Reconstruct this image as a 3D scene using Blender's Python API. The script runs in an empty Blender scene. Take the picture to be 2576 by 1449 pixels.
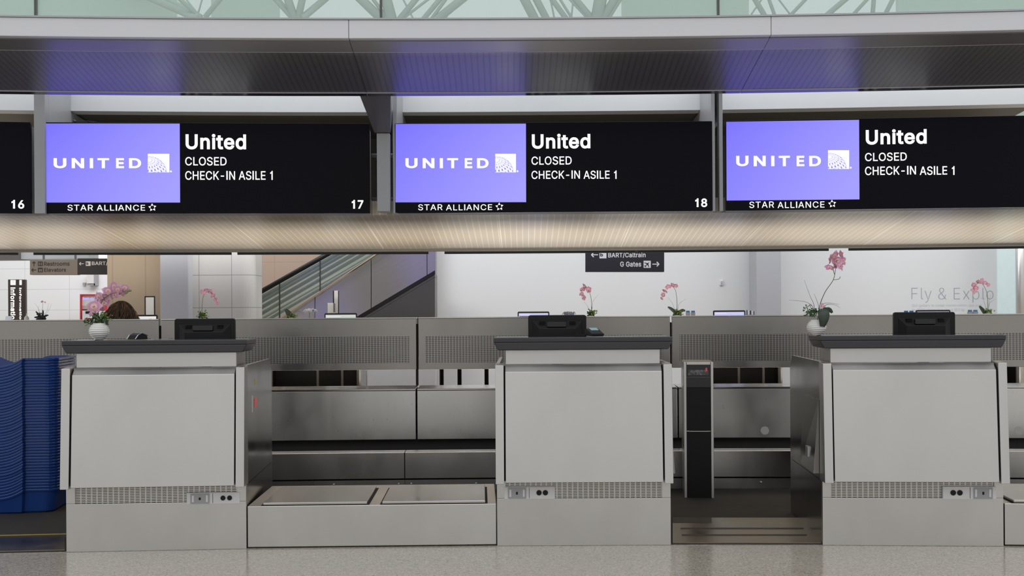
import bpy, math, random
from mathutils import Vector, Matrix
from mathutils.geometry import delaunay_2d_cdt
random.seed(7)
C = bpy.context.scene.collection
PI = math.pi

# ------------------------------------------------------------------ camera, world, exposure
FPX, CXI, Y0, ROLL, H = 3000.0, 1288.0, 790.0, 0.00642, 1.2248
cam_d = bpy.data.cameras.new('camera'); cam = bpy.data.objects.new('camera', cam_d); C.objects.link(cam)
cam.location = (0, 0, H); cam.rotation_euler = (PI/2, ROLL, 0)
cam_d.sensor_fit = 'HORIZONTAL'; cam_d.sensor_width = 36.0; cam_d.lens = 36.0*FPX/2576.0
cam_d.shift_y = (Y0-724.5)/2576.0; cam_d.clip_end = 200
sc = bpy.context.scene; sc.camera = cam
sc.view_settings.view_transform = 'Standard'; sc.view_settings.look = 'None'
sc.view_settings.gamma = 1.0; sc.view_settings.use_curve_mapping = False
sc.view_settings.exposure = 0.0
W = bpy.data.worlds.new('hall_daylight'); sc.world = W; W.use_nodes = True
wn = W.node_tree; wn.nodes.clear()
wo = wn.nodes.new('ShaderNodeOutputWorld'); wb = wn.nodes.new('ShaderNodeBackground')
wtc = wn.nodes.new('ShaderNodeTexCoord'); wsx = wn.nodes.new('ShaderNodeSeparateXYZ'); wr = wn.nodes.new('ShaderNodeValToRGB')
wn.links.new(wtc.outputs['Generated'], wsx.inputs[0]); wn.links.new(wsx.outputs[2], wr.inputs[0])
wr.color_ramp.elements[0].position = 0.0; wr.color_ramp.elements[0].color = (0.55, 0.545, 0.54, 1)
wr.color_ramp.elements[1].position = 0.8; wr.color_ramp.elements[1].color = (0.98, 1.0, 1.02, 1)
we = wr.color_ramp.elements.new(0.28); we.color = (0.64, 0.67, 0.68, 1)
wf = wn.nodes.new('ShaderNodeMapRange'); wn.links.new(wsx.outputs[1], wf.inputs[0])   # backdrop raised behind the camera, added to brighten surfaces facing it
for i_, v_ in enumerate((-0.1, -0.9, 1.0, 1.22)): wf.inputs[i_+1].default_value = v_
wn.links.new(wr.outputs[0], wb.inputs[0]); wn.links.new(wf.outputs[0], wb.inputs[1])
wn.links.new(wb.outputs[0], wo.inputs[0])

def area(name, loc, target, sx, sy, power, col=(1, 1, 1)):
    l = bpy.data.lights.new(name, 'AREA'); l.shape = 'RECTANGLE'; l.size = sx; l.size_y = sy
    l.energy = power; l.color = col
    o = bpy.data.objects.new(name, l); C.objects.link(o); o.location = loc
    o.rotation_euler = (Vector(target)-Vector(loc)).to_track_quat('-Z', 'Y').to_euler()
    return o
area('far_hall_fill', (2.6, 13.6, 5.0), (2.6, 17.0, 0.8), 13, 1.5, 275)  # unseen overhead fills, added to lift the far hall walls
area('far_hall_fill', (-5.6, 16.2, 4.6), (-6.2, 19.8, 1.5), 5, 1.2, 120)
area('canopy_gap_fill', (-2.4, 8.12, 3.2), (-2.4, 8.3, 2.0), 5, 0.25, 10)  # unseen fills added above the gap to brighten beam and posts
area('canopy_gap_fill', (2.8, 8.05, 3.2), (2.8, 8.25, 2.0), 5, 0.25, 10)
area('pillar_fill', (-4.0, 12.6, 4.6), (-4.0, 15.2, 1.6), 4, 1.0, 120)  # unseen fill added for the tan wall, grey column and pillar
area('staff_aisle_fill', (-2.6, 10.6, 0.45), (-2.6, 10.55, 3.0), 6.0, 1.2, 115, (1.0, 0.94, 0.85))  # unseen fills from below, added to brighten the beige ceiling
area('staff_aisle_fill', (2.8, 10.6, 0.45), (2.8, 10.55, 3.0), 6.0, 1.2, 115, (1.0, 0.94, 0.85))

# ------------------------------------------------------------------ geometry of the curved check-in line
R, D, AX = 30.58, 6.3, 0.0847          # radius of the front line, distance, centre
AC = Vector((AX, D-R, 0))
def ray(px, py):
    X, Y = px-CXI, py-Y0; c, s = math.cos(ROLL), math.sin(ROLL)
    return Vector(((c*X-s*Y)/FPX, 1.0, -(s*X+c*Y)/FPX))
CAM = Vector((0, 0, H))
def on_d(px, py, d): return CAM+ray(px, py)*d
def on_v(px, py, v):
    r = ray(px, py); A = r.x**2+1; B = -2*(r.x*AC.x+AC.y); K = AC.x**2+AC.y**2-(R+v)**2
    return CAM+r*((-B+math.sqrt(B*B-4*A*K))/(2*A))
def ang(px, v, py=790):
    p = on_v(px, py, v); return math.atan2(p.x-AC.x, p.y-AC.y)
class Frame:
    def __init__(s, o, a): s.o = Vector(o); s.a = a; s.x = Vector((math.cos(a), -math.sin(a), 0)); s.y = Vector((math.sin(a), math.cos(a), 0))
    def loc(s, px, py, ly=0.0):
        r = ray(px, py); t = (ly+(s.o-CAM).dot(s.y))/r.dot(s.y); return s.to(CAM+r*t)
    def to(s, p): q = Vector(p)-s.o; return Vector((q.dot(s.x), q.dot(s.y), q.z))
    def w(s, x, y, z): return s.o+s.x*x+s.y*y+Vector((0, 0, z))
def arc_frame(px, v, z=0.0, py=790):
    a = ang(px, v, py); return Frame((AC.x+(R+v)*math.sin(a), AC.y+(R+v)*math.cos(a), z), a)
def chord_frame(p0, p1, z=0.0):
    m = (p0+p1)/2; d = p1-p0; return Frame((m.x, m.y, z), math.atan2(-d.y, d.x))
HALL = Frame((0, 0, 0), 0.0)

# ------------------------------------------------------------------ mesh helpers
class MB:
    def __init__(s): s.v = []; s.f = []
    def add(s, vs, fs):
        n = len(s.v); s.v += [tuple(v) for v in vs]; s.f += [tuple(i+n for i in f) for f in fs]; return s
    def hexa(s, p):   # 8 points: bottom 4 ccw, top 4 ccw
        return s.add(p, [(3, 2, 1, 0), (4, 5, 6, 7), (0, 1, 5, 4), (1, 2, 6, 5), (2, 3, 7, 6), (3, 0, 4, 7)])
    def box(s, x0, x1, y0, y1, z0, z1):
        return s.hexa([(x0, y0, z0), (x1, y0, z0), (x1, y1, z0), (x0, y1, z0), (x0, y0, z1), (x1, y0, z1), (x1, y1, z1), (x0, y1, z1)])
    def prism_x(s, poly, x0, x1):   # poly of (y,z)
        n = len(poly); vs = [(x0, y, z) for y, z in poly]+[(x1, y, z) for y, z in poly]
        fs = [tuple(range(n)), tuple(range(2*n-1, n-1, -1))]+[(i, n+i, n+(i+1) % n, (i+1) % n) for i in range(n)]
        return s.add(vs, fs)
    def prism_y(s, poly, y0, y1):   # poly of (x,z)
        n = len(poly); vs = [(x, y0, z) for x, z in poly]+[(x, y1, z) for x, z in poly]
        fs = [tuple(range(n)), tuple(range(2*n-1, n-1, -1))]+[(i, n+i, n+(i+1) % n, (i+1) % n) for i in range(n)]
        return s.add(vs, fs)
    def prism_z(s, poly, z0, z1):
        n = len(poly); vs = [(x, y, z0) for x, y in poly]+[(x, y, z1) for x, y in poly]
        fs = [tuple(range(n-1, -1, -1)), tuple(range(n, 2*n))]+[(i, (i+1) % n, n+(i+1) % n, n+i) for i in range(n)]
        return s.add(vs, fs)
    def tube(s, pts, r, n=8):
        pts = [Vector(p) for p in pts]; m = len(pts); rs = r if isinstance(r, (list, tuple)) else [r]*m
        vs = []; up = None
        for i, p in enumerate(pts):
            t = (pts[min(i+1, m-1)]-pts[max(i-1, 0)]).normalized()
            if up is None: up = t.orthogonal().normalized()
            up = (up-t*up.dot(t))
            up = up.normalized() if up.length > 1e-6 else t.orthogonal().normalized()
            b = t.cross(up)
            for k in range(n):
                a = 2*PI*k/n; vs.append(p+(up*math.cos(a)+b*math.sin(a))*rs[i])
        fs = [(i*n+k, i*n+(k+1) % n, (i+1)*n+(k+1) % n, (i+1)*n+k) for i in range(m-1) for k in range(n)]
        fs += [tuple(range(n-1, -1, -1)), tuple((m-1)*n+k for k in range(n))]
        return s.add(vs, fs)
    def lathe(s, prof, n=32, c=(0, 0, 0), wob=None):
        vs = []; c = Vector(c)
        for i, (r, z) in enumerate(prof):
            for k in range(n):
                a = 2*PI*k/n; rr = r+(wob(a, z, r) if wob else 0); vs.append(c+Vector((rr*math.cos(a), rr*math.sin(a), z)))
        m = len(prof)
        fs = [(i*n+k, i*n+(k+1) % n, (i+1)*n+(k+1) % n, (i+1)*n+k) for i in range(m-1) for k in range(n)]
        fs += [tuple(range(n-1, -1, -1)), tuple((m-1)*n+k for k in range(n))]
        return s.add(vs, fs)
    def disc_y(s, x, z, r, y0, y1, n=24): return s.prism_y([(x+r*math.cos(2*PI*k/n), z+r*math.sin(2*PI*k/n)) for k in range(n)], y0, y1)
    def sphere(s, c, r, n=12, sc=(1, 1, 1)):
        m = n//2; prof = [(max(1e-4, r*math.sin(PI*i/m)), -r*math.cos(PI*i/m)) for i in range(m+1)]
        t = MB().lathe(prof, n); return s.add([(c[0]+v[0]*sc[0], c[1]+v[1]*sc[1], c[2]+v[2]*sc[2]) for v in t.v], t.f)
    def arc(s, prof, a0, a1, n=12):   # sweep closed profile of (v,z) along the arc, coords local to the arc centre
        m = len(prof); vs = []
        for i in range(n+1):
            a = a0+(a1-a0)*i/n
            for v, z in prof: vs.append(((R+v)*math.sin(a), (R+v)*math.cos(a), z))
        fs = [(i*m+k, i*m+(k+1) % m, (i+1)*m+(k+1) % m, (i+1)*m+k) for i in range(n) for k in range(m)]
        fs += [tuple(range(m-1, -1, -1)), tuple(n*m+k for k in range(m))]
        return s.add(vs, fs)
def rrect(x0, x1, z0, z1, r, n=5):
    out = []
    for cx, cz, a0 in ((x1-r, z1-r, 0), (x0+r, z1-r, PI/2), (x0+r, z0+r, PI), (x1-r, z0+r, 1.5*PI)):
        for k in range(n+1): a = a0+PI/2*k/n; out.append((cx+r*math.cos(a), cz+r*math.sin(a)))
    return out
def mesh_from(name, mb, fix=True):
    me = bpy.data.meshes.new(name); me.from_pydata(mb.v, [], mb.f); me.update()
    if fix:
        import bmesh
        b = bmesh.new(); b.from_mesh(me); bmesh.ops.recalc_face_normals(b, faces=b.faces); b.to_mesh(me); b.free()
    return me
def obj(name, mb, m, parent=None, loc=(0, 0, 0), rot=(0, 0, 0), bevel=0, smooth=False, label=None):
    me = mb if isinstance(mb, bpy.types.Mesh) else mesh_from(name, mb)
    if len(me.materials) == 0: me.materials.append(m)
    o = bpy.data.objects.new(name, me); C.objects.link(o); o.location = loc; o.rotation_euler = rot
    if parent: o.parent = parent
    if smooth:
        for p in me.polygons: p.use_smooth = True
    if bevel:
        b = o.modifiers.new('bevel', 'BEVEL'); b.width = bevel; b.segments = 2; b.limit_method = 'ANGLE'; b.angle_limit = 0.6
    if label: o['label'] = label
    return o
def tag(o, label, cat, group=None):
    o['label'] = label; o['category'] = cat
    if group: o['group'] = group
    return o
def thing(name, label, cat, F=None, group=None):
    o = bpy.data.objects.new(name, None); C.objects.link(o); o.empty_display_size = 0.1
    if F: o.location = F.o; o.rotation_euler = (0, 0, -F.a)
    return tag(o, label, cat, group)
def struct(name, mb, m, loc=(0, 0, 0), **k):
    o = obj(name, mb, m, None, loc, **k); o['kind'] = 'structure'; return o

# ------------------------------------------------------------------ materials
def lin(r, g, b):
    f = lambda c: (c/255/12.92) if c/255 <= 0.04045 else ((c/255+0.055)/1.055)**2.4
    return (f(r), f(g), f(b), 1)
class NT:
    def __init__(s, name):
        s.m = bpy.data.materials.new(name); s.m.use_nodes = True; s.t = s.m.node_tree; s.p = s.t.nodes['Principled BSDF']
    def n(s, t, **k):
        x = s.t.nodes.new(t)
        for a, b in k.items(): setattr(x, a, b)
        return x
    def l(s, a, b): s.t.links.new(a, b)
    def math(s, op, a, b=None):
        x = s.n('ShaderNodeMath', operation=op)
        for i, q in enumerate((a, b)):
            if q is None: continue
            if isinstance(q, (int, float)): x.inputs[i].default_value = q
            else: s.l(q, x.inputs[i])
        return x.outputs[0]
    def obj_xyz(s):
        tc = s.n('ShaderNodeTexCoord'); sx = s.n('ShaderNodeSeparateXYZ'); s.l(tc.outputs['Object'], sx.inputs[0]); return tc.outputs['Object'], sx.outputs
    def mix(s, fac, a, b):
        x = s.n('ShaderNodeMix', data_type='RGBA')
        if isinstance(fac, float): x.inputs[0].default_value = fac
        else: s.l(fac, x.inputs[0])
        for i, q in ((6, a), (7, b)):
            if isinstance(q, tuple): x.inputs[i].default_value = q
            else: s.l(q, x.inputs[i])
        return x.outputs[2]
    def noise(s, vec, scale, detail=3, sc=None):
        x = s.n('ShaderNodeTexNoise'); x.inputs['Scale'].default_value = scale; x.inputs['Detail'].default_value = detail
        if sc:
            mp = s.n('ShaderNodeMapping'); mp.inputs['Scale'].default_value = sc; s.l(vec, mp.inputs[0]); vec = mp.outputs[0]
        s.l(vec, x.inputs['Vector']); return x.outputs[0]
    def set(s, col=None, rough=None, metal=None, spec=None):
        for k, q in (('Base Color', col), ('Roughness', rough), ('Metallic', metal), ('Specular IOR Level', spec)):
            if q is None: continue
            if isinstance(q, (int, float, tuple)): s.p.inputs[k].default_value = q
            else: s.l(q, s.p.inputs[k])
        return s
    def remap(s, val, lo, hi, a=0.3, b=0.7):
        x = s.n('ShaderNodeMapRange'); s.l(val, x.inputs[0])
        for i, q in enumerate((a, b, lo, hi)): x.inputs[i+1].default_value = q
        return x.outputs[0]
def plain(name, col, rough=0.5, metal=0.0, spec=None, var=0.06):
    t = NT(name); v, _ = t.obj_xyz(); nz = t.noise(v, 9.0)
    c2 = tuple(min(1, x*(1+var)) for x in col[:3])+(1,); c1 = tuple(x*(1-var) for x in col[:3])+(1,)
    t.set(t.mix(nz, c1, c2), rough, metal, spec); return t.m
def emit(name, col, s=1.0):
    t = NT(name); t.set((0.01, 0.01, 0.01, 1), 0.3)
    t.p.inputs['Emission Color'].default_value = col; t.p.inputs['Emission Strength'].default_value = s; return t.m
def steel(name, col, r0, r1, scuff=0.0, grain=(3, 3, 260)):
    t = NT(name); v, _ = t.obj_xyz()
    b = t.noise(v, 2.6, 3, (1.0, 1.0, 0.6)); c1 = tuple(x*0.88 for x in col[:3])+(1,)
    base = t.mix(t.remap(b, 0, 1), c1, col)
    if scuff:
        k = t.noise(v, 55, 6, (1.0, 1.0, 0.4)); base = t.mix(t.remap(k, 0, scuff*0.8, 0.66, 0.78), base, (0.10, 0.095, 0.09, 1))
    rg = t.math('MULTIPLY', t.remap(b, 0, 1), r1-r0)
    t.set(base, t.math('ADD', rg, r0), 1.0)
    return t.m
def slotted(name, px, pz, fx, fz, col, rough, ox=0.0, arc=False):
    """metal sheet with rows of short horizontal slots"""
    t = NT(name); v, x = t.obj_xyz()
    u = t.math('MULTIPLY', t.math('ARCTAN2', x[0], x[1]), R+3.3) if arc else x[0]
    a = t.math('LESS_THAN', t.math('FRACT', t.math('ADD', t.math('DIVIDE', u, px), 50.0+ox)), fx)
    b = t.math('LESS_THAN', t.math('FRACT', t.math('ADD', t.math('DIVIDE', x[2], pz), 50.0)), fz)
    h = t.math('MULTIPLY', a, b)
    t.set(t.mix(h, col, (0.012, 0.011, 0.010, 1)), t.math('ADD', t.math('MULTIPLY', h, 0.5), rough), t.math('SUBTRACT', 1.0, h), t.math('SUBTRACT', 0.5, t.math('MULTIPLY', h, 0.45))); return t.m
def ribbed(name, base, line, pitch, duty, rad, rough, metal, seam=None, seam_off=0.0, seam_col=None):
    """ceiling sheet with fine ribs running across the line of desks"""
    t = NT(name); v, x = t.obj_xyz()
    u = t.math('MULTIPLY', t.math('ARCTAN2', x[0], x[1]), rad)
    k = t.math('LESS_THAN', t.math('FRACT', t.math('ADD', t.math('DIVIDE', u, pitch), 400.0)), duty)
    nz = t.noise(v, 2.0)
    c = t.mix(k, t.mix(nz, tuple(q*0.94 for q in base[:3])+(1,), base), line)
    if seam:
        s2 = t.math('LESS_THAN', t.math('FRACT', t.math('ADD', t.math('DIVIDE', t.math('ADD', u, seam_off), seam), 50.0)), 0.006/seam)
        c = t.mix(s2, c, seam_col)
    t.set(c, rough, metal)
    bp = t.n('ShaderNodeBump'); bp.inputs['Strength'].default_value = 0.25; bp.inputs['Distance'].default_value = 0.002
    t.l(k, bp.inputs['Height']); t.l(bp.outputs[0], t.p.inputs['Normal']); return t.m
def tiles(name, col, line, wx, wz, ox, oz, rough, lw=0.012):
    t = NT(name); v, x = t.obj_xyz()
    a = t.math('LESS_THAN', t.math('FRACT', t.math('ADD', t.math('DIVIDE', t.math('SUBTRACT', x[0], ox), wx), 50.0)), lw/wx)
    b = t.math('LESS_THAN', t.math('FRACT', t.math('ADD', t.math('DIVIDE', t.math('SUBTRACT', x[2], oz), wz), 50.0)), lw/wz)
    t.set(t.mix(t.math('MAXIMUM', a, b), col, line), rough); return t.m
M = {}
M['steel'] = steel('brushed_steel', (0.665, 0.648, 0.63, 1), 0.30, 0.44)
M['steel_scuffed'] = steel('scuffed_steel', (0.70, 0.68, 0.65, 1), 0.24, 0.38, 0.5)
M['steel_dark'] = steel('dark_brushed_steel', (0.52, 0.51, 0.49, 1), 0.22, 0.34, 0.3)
M['steel_side'] = steel('side_steel', (0.29, 0.28, 0.27, 1), 0.16, 0.26)  # base darkened to paint in the dim surroundings the desk sides reflect
M['steel_plate'] = steel('worn_floor_steel', (0.33, 0.295, 0.24, 1), 0.24, 0.42, 0.7, (3, 120, 3))
M['desk_vent'] = slotted('slotted_desk_vent', 0.0277, 0.0086, 0.78, 0.36, (0.62, 0.60, 0.57, 1), 0.38)
M['back_vent'] = slotted('slotted_partition_vent', 0.0244, 0.0077, 0.80, 0.48, (0.43, 0.41, 0.385, 1), 0.30, arc=True)
M['ledge'] = plain('charcoal_laminate', lin(52, 52, 56), 0.36)
M['ledge_top'] = plain('charcoal_gloss', lin(70, 70, 74), 0.08)
M['black'] = plain('black_plastic', (0.006, 0.006, 0.007, 1), 0.42, spec=0.3)
M['black_gloss'] = plain('black_gloss', (0.008, 0.008, 0.011, 1), 0.12)
M['gap'] = plain('dark_gap', (0.012, 0.011, 0.010, 1), 0.8)
M['rubber'] = plain('belt_rubber', (0.03, 0.027, 0.025, 1), 0.6)
M['dark_cab'] = plain('dark_cabinet', (0.012, 0.011, 0.011, 1), 0.6)
M['cab_edge'] = plain('cabinet_edge', (0.085, 0.078, 0.07, 1), 0.5)
M['carpet'] = plain('dark_carpet', (0.030, 0.026, 0.022, 1), 0.8, var=0.35)
M['white'] = plain('white_plastic', (0.72, 0.72, 0.73, 1), 0.4)
M['grey_plate'] = plain('grey_plate', (0.38, 0.38, 0.40, 1), 0.4)
M['paper'] = plain('paper', (0.75, 0.76, 0.78, 1), 0.7)
M['fascia'] = plain('silver_fascia', lin(222, 222, 227), 0.35, 0.1, var=0.01)
M['frame_grey'] = plain('grey_painted_metal', lin(178, 180, 184), 0.40, 0.2, var=0.03)
M['beam'] = plain('white_beam', lin(228, 230, 234), 0.4, var=0.02)
M['brown_soffit'] = plain('brown_soffit', lin(105, 101, 94), 0.5, var=0.03)
M['canopy_plain'] = plain('dark_canopy_metal', lin(132, 130, 134), 0.30, 0.4, var=0.03)
M['canopy_edge'] = plain('dark_polished_edge', lin(110, 108, 114), 0.16, 0.8, var=0.02)
M['canopy_rib'] = ribbed('dark_ribbed_canopy', lin(134, 133, 137), lin(116, 115, 119), 0.0345, 0.3, R+0.6, 0.33, 0.4)
CEIL_C = Vector((-0.06, 8.05-13.4, 0))
M['ceil'] = ribbed('beige_slatted_ceiling', lin(204, 191, 170), lin(226, 217, 203), 0.044, 0.16, 13.5, 0.30, 0.65, 0.93, 0.03, lin(245, 240, 230))  # lighter lines paint in the light caught between the slats
M['trim'] = plain('dark_grey_trim', lin(88, 88, 86), 0.4)
M['screen_black'] = plain('screen_black', (0.005, 0.005, 0.010, 1), 0.22, spec=0.09)
def blue_screen():
    t = NT('blue_screen'); v, x = t.obj_xyz(); t.set((0.01, 0.01, 0.01, 1), 0.2)
    g = t.remap(t.math('SUBTRACT', x[0], t.math('MULTIPLY', x[2], 0.8)), 0, 1, -1.45, -0.35)
    t.l(t.mix(g, lin(122, 114, 255), lin(160, 155, 255)), t.p.inputs['Emission Color']); t.p.inputs['Emission Strength'].default_value = 1.0; return t.m
M['blue'] = blue_screen()
M['wlit'] = emit('white_lit', (1, 1, 1, 1), 1.15)
M['blue_mark'] = emit('blue_lit', lin(150, 145, 255), 1.0)
M['blue_far'] = emit('blue_lit_far', lin(130, 124, 255), 0.9)
M['bin'] = plain('blue_plastic', lin(32, 66, 134), 0.25, var=0.12)
M['vase'] = plain('white_glazed_ceramic', lin(226, 224, 221), 0.12, var=0.01)
M['stem'] = plain('orchid_stem', lin(104, 112, 84), 0.5)
M['leaf'] = plain('green_leaf', lin(62, 92, 52), 0.45, var=0.3)
M['leaf_light'] = plain('light_green_leaf', lin(120, 146, 66), 0.5, var=0.3)
M['leaf_dark'] = plain('dark_leaf', lin(58, 70, 60), 0.4, var=0.15)
M['leaf_black'] = plain('dark_plant_leaf', lin(44, 56, 40), 0.5, var=0.2)
def petal_mat(name, edge, mid):
    t = NT(name); v, _ = t.obj_xyz(); ln = t.n('ShaderNodeVectorMath', operation='LENGTH'); t.l(v, ln.inputs[0])
    r = t.n('ShaderNodeValToRGB'); t.l(ln.outputs['Value'], r.inputs[0]); e = r.color_ramp.elements
    e[0].position = 0.05; e[0].color = lin(205, 150, 90); e[1].position = 1.0; e[1].color = edge
    for p, c in ((0.22, lin(235, 200, 190)), (0.5, mid)): q = e.new(p); q.color = c
    t.set(r.outputs[0], 0.5); t.p.inputs['Subsurface Weight'].default_value = 0.0; return t.m
M['petal'] = petal_mat('pink_petal', lin(222, 178, 200), lin(194, 134, 168))
M['petal_deep'] = petal_mat('rose_petal', lin(228, 178, 202), lin(202, 126, 166))
M['petal_pale'] = petal_mat('pale_petal', lin(226, 206, 206), lin(214, 184, 188))
M['floor'] = None
def terrazzo():
    t = NT('polished_terrazzo'); v, _ = t.obj_xyz()
    vo = t.n('ShaderNodeTexVoronoi'); vo.inputs['Scale'].default_value = 150.0; t.l(v, vo.inputs['Vector'])
    sx = t.n('ShaderNodeSeparateColor'); t.l(vo.outputs['Color'], sx.inputs[0])
    r = t.n('ShaderNodeValToRGB'); t.l(sx.outputs[0], r.inputs[0]); e = r.color_ramp.elements
    e[0].position = 0.0; e[0].color = lin(122, 115, 105); e[1].position = 1.0; e[1].color = lin(208, 200, 187)
    for p, c in ((0.2, lin(168, 159, 146)), (0.8, lin(181, 172, 158))): q = e.new(p); q.color = c
    nz = t.noise(v, 1.4); t.set(t.mix(t.remap(nz, 0, 0.25), r.outputs[0], lin(160, 152, 142)), 0.16, 0.0, 0.5); return t.m
M['floor'] = terrazzo()
def glass(name, tint, f, rg=0.03):
    t = NT(name); t.t.nodes.remove(t.p); o = t.t.nodes['Material Output']
    a = t.n('ShaderNodeBsdfTransparent'); a.inputs[0].default_value = tint; b = t.n('ShaderNodeBsdfGlossy'); b.inputs[1].default_value = rg
    c = t.n('ShaderNodeBsdfDiffuse'); c.inputs[0].default_value = tint; m2 = t.n('ShaderNodeMixShader'); m2.inputs[0].default_value = f
    m1 = t.n('ShaderNodeMixShader'); m1.inputs[0].default_value = 0.08
    t.l(a.outputs[0], m2.inputs[1]); t.l(c.outputs[0], m2.inputs[2]); t.l(m2.outputs[0], m1.inputs[1]); t.l(b.outputs[0], m1.inputs[2]); t.l(m1.outputs[0], o.inputs[0]); return t.m
M['glass'] = glass('pale_green_glass', (0.90, 0.965, 0.94, 1), 0.12)
M['glass_esc'] = glass('escalator_glass', (0.84, 0.93, 0.89, 1), 0.05, 0.25)

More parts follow.
